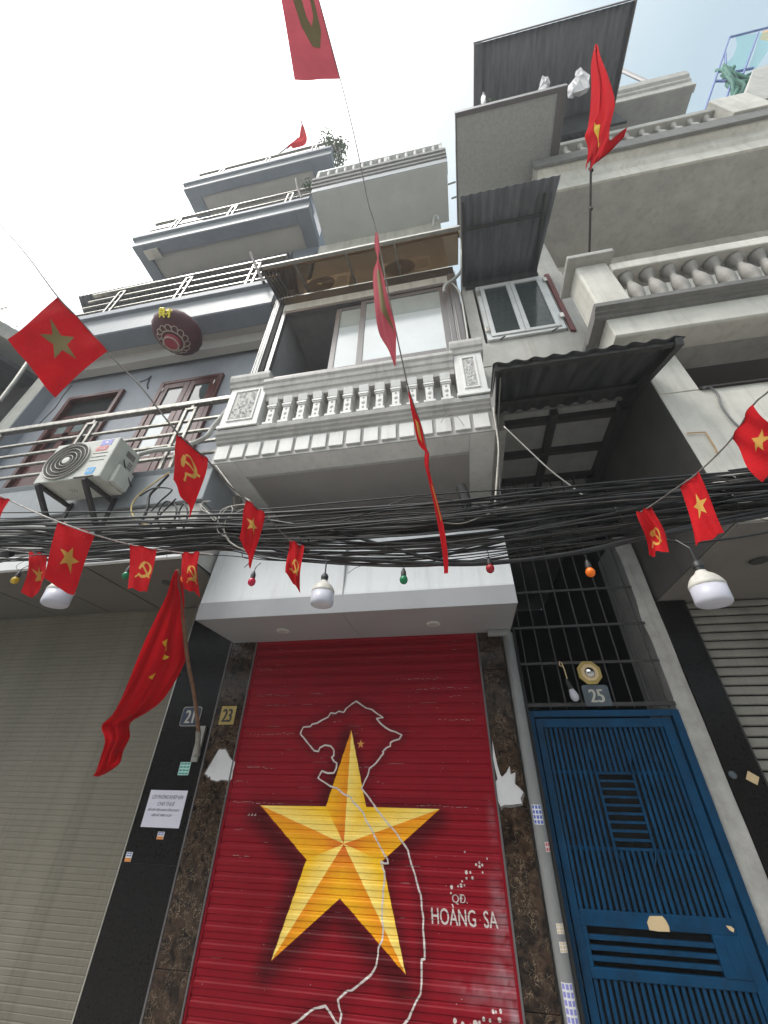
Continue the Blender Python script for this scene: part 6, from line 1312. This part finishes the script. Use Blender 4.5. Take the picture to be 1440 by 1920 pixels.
for k in range(14):
    a = 2*math.pi*k/14; rr = LR*0.55; zz_ = -LR*0.66*math.sin(math.acos(0.55))
    c_ = LC+Vector((rr*math.cos(a), rr*math.sin(a), zz_-0.004))
    t_ = Vector((-math.sin(a), math.cos(a), 0)); s_ = Vector((math.cos(a)*0.8, math.sin(a)*0.8, 0.6))
    MB().tube([c_+t_*0.045*math.cos(b_*math.pi/5)+s_*0.045*math.sin(b_*math.pi/5) for b_ in range(9)], 0.008, 5).build('trim_loop', 'lantern_gold', lan)
MB().tube([LC+Vector((LR*0.43*math.cos(a*math.pi/12), LR*0.43*math.sin(a*math.pi/12), -LR*0.60)) for a in range(25)], 0.009, 5).build('trim_ring', 'lantern_gold', lan)
# the character on the lantern's upper front
d_ = math.radians(-78); el = math.radians(-20)
cN = Vector((math.cos(d_)*math.cos(el), math.sin(d_)*math.cos(el), math.sin(el)*0.66)).normalized()
cp_ = LC+Vector((LR*math.cos(el)*math.cos(d_), LR*math.cos(el)*math.sin(d_), LR*0.66*math.sin(el)))
cu_ = Vector((-math.sin(d_), math.cos(d_), 0)); cv_ = cN.cross(cu_); cn_ = (Vector((math.cos(d_)*math.cos(el), math.sin(d_)*math.cos(el), math.sin(el)/0.66))).normalized(); cv_ = cn_.cross(cu_).normalized()
ch = []
# strokes of the character for wealth: left part a box with bars and legs, right part a cross with a sweep
for (x0, y0, x1, y1) in ((-.9, .9, -.9, -.35), (-.25, .9, -.25, -.35), (-.9, .9, -.25, .9), (-.9, .5, -.25, .5), (-.9, .1, -.25, .1), (-.9, -.35, -.25, -.35), (-.75, -.4, -.95, -.9), (-.4, -.4, -.15, -.9), (.05, .45, .95, .45), (.6, .95, .6, -.85), (.6, -.85, .4, -.75), (.55, .4, .05, -.4)):
    pa = cp_+cn_*0.02+cu_*0.10*x0+cv_*0.08*y0; pb = cp_+cn_*0.02+cu_*0.10*x1+cv_*0.08*y1
    MB().bar(tuple(pa), tuple(pb), 0.020, 0.02).build('character_stroke', 'gold_print', lan)

# ================================================================== PAPERS AND STICKERS
def paper(x0, x1, z0_, z1_, y, m_, label, name='notice', lines=(), cat='notice', ink='ink', extra=None, group=None):
    o = thing(name, ((x0+x1)/2, y, z0_), label, cat, group)
    MB().box(x0, x1, y-0.0022, y, z0_, z1_).build('sheet', m_, o)
    for txt, fx, fz, s_, sq in lines:
        text_part(txt, (x0+(x1-x0)*fx, y-0.0028, z0_+(z1_-z0_)*fz), (1, 0, 0), (0, 0, 1), s_, ink, o, squeeze=sq, shear=0.25 if s_ > 0.02 else 0.1, bold=0.0006)
    if extra: extra(o)
    return o
paper(-2.945, -2.565, 1.139, 1.408, 3.9835, 'paper', 'white A4 rental notice in Vietnamese taped to the black granite pier', lines=(('CÓ PHÒNG KHÉP KÍN', 0.5, 0.76, 0.042, 0.76), ('CHO THUÊ', 0.5, 0.575, 0.040, 0.85), ('ĐẦY ĐỦ TIỆN NGHI, SỐNG NGAY', 0.48, 0.43, 0.024, 0.86), ('LIÊN HỆ: 0988.711229', 0.46, 0.29, 0.024, 0.9)))
def grid_print(x0, x1, z0_, z1_, y, m_, nx, nz):
    def f(o):
        for j in range(nz):
            x = x0+0.004
            for i in range(nx):
                w_ = (x1-x0-0.008)/nx; MB().box(x+w_*0.08, x+w_*0.9, y-0.003, y-0.0024, z0_+(z1_-z0_)*(j+0.25)/nz, z0_+(z1_-z0_)*(j+0.75)/nz).build('printed_word', m_, o); x += w_
    return f
paper(-2.715, -2.605, 1.525, 1.628, 3.9835, 'mint', 'mint green sticker with dark print below the flag bracket', name='sticker', cat='sticker', extra=grid_print(-2.715, -2.605, 1.525, 1.628, 3.9835, 'teal', 3, 4))
def small_st(x0, x1, z0_, z1_, lb):
    paper(x0, x1, z0_, z1_, 3.9835, 'sticker_white', lb, name='sticker', cat='sticker', extra=lambda o: (MB().box(x0+0.002, x1-0.002, 3.980, 3.9812, z0_+0.001, z0_+(z1_-z0_)*0.38).build('orange_band', 'orange', o), grid_print(x0, x1, z0_+(z1_-z0_)*0.5, z1_, 3.9835, 'blue_print', 2, 2)(o)))
small_st(-2.755, -2.69, 1.06, 1.112, 'small white and orange sticker just under the A4 notice')
small_st(-3.005, -2.945, 0.905, 0.968, 'small white and orange sticker low at the left edge of the black pier')
def curved(z0_, z1_, a0, a1, m_, label, cols, rows_, mp):
    o = thing('sticker', (0.488, 3.879, z0_), label, 'sticker')
    rr = 0.0515
    MB().grid(lambda u, v: (0.488+rr*math.sin(R(a0+(a1-a0)*u)), 3.93-rr*math.cos(R(a0+(a1-a0)*u)), z0_+(z1_-z0_)*v), 10, 1).build('sheet', m_, o)
    for j in range(rows_):
        for i in range(cols):
            u0 = (i+0.15)/cols; u1 = (i+0.85)/cols; v0 = (j+0.15)/rows_; v1 = (j+0.85)/rows_
            MB().grid(lambda u, v: (0.488+(rr+0.0007)*math.sin(R(a0+(a1-a0)*(u0+(u1-u0)*u))), 3.93-(rr+0.0007)*math.cos(R(a0+(a1-a0)*(u0+(u1-u0)*u))), z0_+(z1_-z0_)*(v0+(v1-v0)*v)), 2, 1).build('printed_word', mp, o)
curved(1.255, 1.375, -50, 30, 'sticker_white', 'white sticker with blue telephone print high on the downpipe', 3, 4, 'blue_print')
curved(1.10, 1.155, 10, 55, 'sticker_white', 'tiny white and red sticker on the downpipe', 2, 2, 'red_print')
curved(0.685, 0.735, -10, 50, 'sticker_white', 'upper of two small grid stickers low on the downpipe', 3, 3, 'chip')
curved(0.60, 0.65, -10, 50, 'sticker_white', 'lower of two small grid stickers low on the downpipe', 3, 3, 'chip')
curved(0.30, 0.47, -45, 35, 'sticker_white', 'long white sticker with violet print near the pipe foot', 3, 5, 'violet_print')

# ================================================================== THINGS UP HIGH
def crumple(pts, y0, y1, m_, label, name, cat, seed=1):
    rr = random.Random(seed); c_ = Vector((sum(p[0] for p in pts)/len(pts), (y0+y1)/2, sum(p[2] for p in pts)/len(pts)))
    b = MB(); n_ = len(pts); b.v.append((c_.x, y0-0.02, c_.z)); b.v.append((c_.x, y0+0.1, c_.z))
    R1 = []
    for k, (f_, yy) in enumerate(((0.35, y0-0.01), (0.7, y0+0.01), (1.0, y0+0.03), (0.8, y0+0.09))):
        st_ = len(b.v)
        for p in pts: b.v.append((c_.x+(p[0]-c_.x)*f_+rr.uniform(-.05, .05)*(f_ < 1), yy+rr.uniform(-.03, .03), c_.z+(p[2]-c_.z)*f_+rr.uniform(-.03, .03)*(f_ < 1)))
        R1.append(st_)
    for i in range(n_):
        j = (i+1) % n_; b.f.append((0, R1[0]+i, R1[0]+j)); b.f.append((1, R1[3]+j, R1[3]+i))
        for k in range(3): b.f.append((R1[k]+i, R1[k+1]+i, R1[k+1]+j, R1[k]+j))
    o = b.build(name, m_, loc=tuple(c_)); return tag(o, label, cat)
c840 = 0
crumple([(2.464,1.62,10.418),(2.686,1.62,10.788),(2.832,1.62,11.325),(2.947,1.62,11.48),(2.889,1.62,11.1),(2.889,1.62,10.722),(2.741,1.62,10.249),(2.655,1.62,9.895),(2.53,1.62,9.81),(2.405,1.62,9.826),(2.293,1.62,9.635)], 1.55, 1.8, 'bag', 'large crumpled white plastic bag on the zinc platform edge', 'plastic_bag', 'plastic bag', 3)
crumple([(2.042,1.62,10.499),(2.2,1.62,11.016),(2.345,1.62,11.556),(2.366,1.62,11.394),(2.36,1.62,11.026),(2.269,1.62,10.801),(2.196,1.62,10.51),(2.126,1.62,10.42)], 1.55, 1.75, 'bag', 'smaller knotted white bag on the zinc platform edge', 'plastic_bag', 'plastic bag', 5)
crumple([(1.313,1.62,11.512),(1.365,1.62,11.503),(1.333,1.62,11.139),(1.252,1.62,10.599),(1.217,1.62,10.59),(1.247,1.62,11.026)], 1.58, 1.68, 'bag', 'small pale bottle-like bag at the left end of the zinc platform', 'plastic_bag', 'plastic bag', 6)
pt = thing('potted_plant', (1.389,1.65,11.055), 'sprig of green leaves at the left end of the zinc platform', 'plant')
rr = random.Random(8)
for k in range(9):
    a, b_ = [(1.393,1.65,10.835),(1.383,1.62,11.211)]; a = Vector(a); d_ = Vector((rr.uniform(-.05, .22), rr.uniform(-.1, .1), rr.uniform(-.2, .25)))
    MB().q(tuple(a), tuple(a+d_*0.5+Vector((0.02, 0, 0.03))), tuple(a+d_), tuple(a+d_*0.5-Vector((0.02, 0, 0.03)))).build('leaf', 'leaf', pt)
def shrub(base, tips, label, nl, m_, ls, seed):
    rr = random.Random(seed); o = thing('roof_shrub', base, label, 'shrub')
    for i, tp in enumerate(tips):
        P = smoothpath([base, tuple(0.5*(Vector(base)+Vector(tp))+Vector((rr.uniform(-.1, .1), rr.uniform(-.1, .1), rr.uniform(-.05, .1)))), tp], 5)
        MB().tube(P, [0.02*(1-0.8*k/(len(P)-1)) for k in range(len(P))], 5).build('branch', 'bark', o)
        b = MB()
        for k in range(nl):
            t = rr.uniform(0.25, 1.05); q = P[min(int(t*(len(P)-1)), len(P)-1)]+Vector((rr.gauss(0, .06), rr.gauss(0, .06), rr.gauss(0, .06)))
            d_ = Vector((rr.gauss(0, 1), rr.gauss(0, 1), rr.gauss(0, 1))).normalized()*ls*rr.uniform(0.6, 1.2); s_ = d_.orthogonal().normalized()*ls*0.3
            b.q(tuple(q), tuple(q+d_*0.5+s_), tuple(q+d_), tuple(q+d_*0.5-s_))
        b.build('leaves', m_, o, kind='stuff')
    return o
shrub((-2.143,2.9,16.769), [(-2.856,2.9,20.124),(-2.946,2.9,18.873),(-2.545,2.9,18.904),(-2.16,2.9,18.412),(-2.271,2.9,18.256),(-1.998,2.9,17.215),(-2.052,2.9,15.894),(-1.966,2.9,15.235),(-2.582,2.9,18.541),(-2.843,2.9,19.461),(-2.124,2.9,17.746)], 'wispy shrub growing at the right end of the topmost blue balcony', 26, 'leaf_dry', 0.13, 2)
shrub((-2.633,2.86,13.801), [(-2.77,2.86,14.18),(-2.686,2.86,14.206),(-2.582,2.86,13.848),(-2.701,2.86,13.887)], 'bright green tuft at the end of the third blue balcony', 22, 'leaf', 0.07, 3)
for P, lb in (([(-3.252,2.7,9.871),(-2.985,2.7,9.167),(-2.679,2.7,8.437)], 'dark slanting bracket arm beside the tinted canopy'), ([(-3.033,2.75,14.363),(-2.866,2.75,13.55),(-2.625,2.75,12.649)], 'dark curved bracket arm on the third blue balcony')):
    o = MB().tube(smoothpath(P, 4), 0.028, 6).build('bracket_arm', 'rust', loc=P[0]); tag(o, lb, 'bracket')

# ================================================================== HAZE (volume added to lift the dark tones like lens veil)
hm = bpy.data.materials.new('lens_veil_haze'); hm.use_nodes = True; hn = hm.node_tree; hn.nodes.clear()
ho = hn.nodes.new('ShaderNodeOutputMaterial'); hv = hn.nodes.new('ShaderNodeVolumePrincipled')
hv.inputs['Color'].default_value = (0.93, 0.96, 1.0, 1); hv.inputs['Density'].default_value = 0.0042; hv.inputs['Anisotropy'].default_value = 0.3
hn.links.new(hv.outputs[0], ho.inputs['Volume'])
M['haze'] = hm
hz_ = MB().box(-92, 92, -92, 92, -1.6, 28).build('haze', 'haze', kind='stuff')
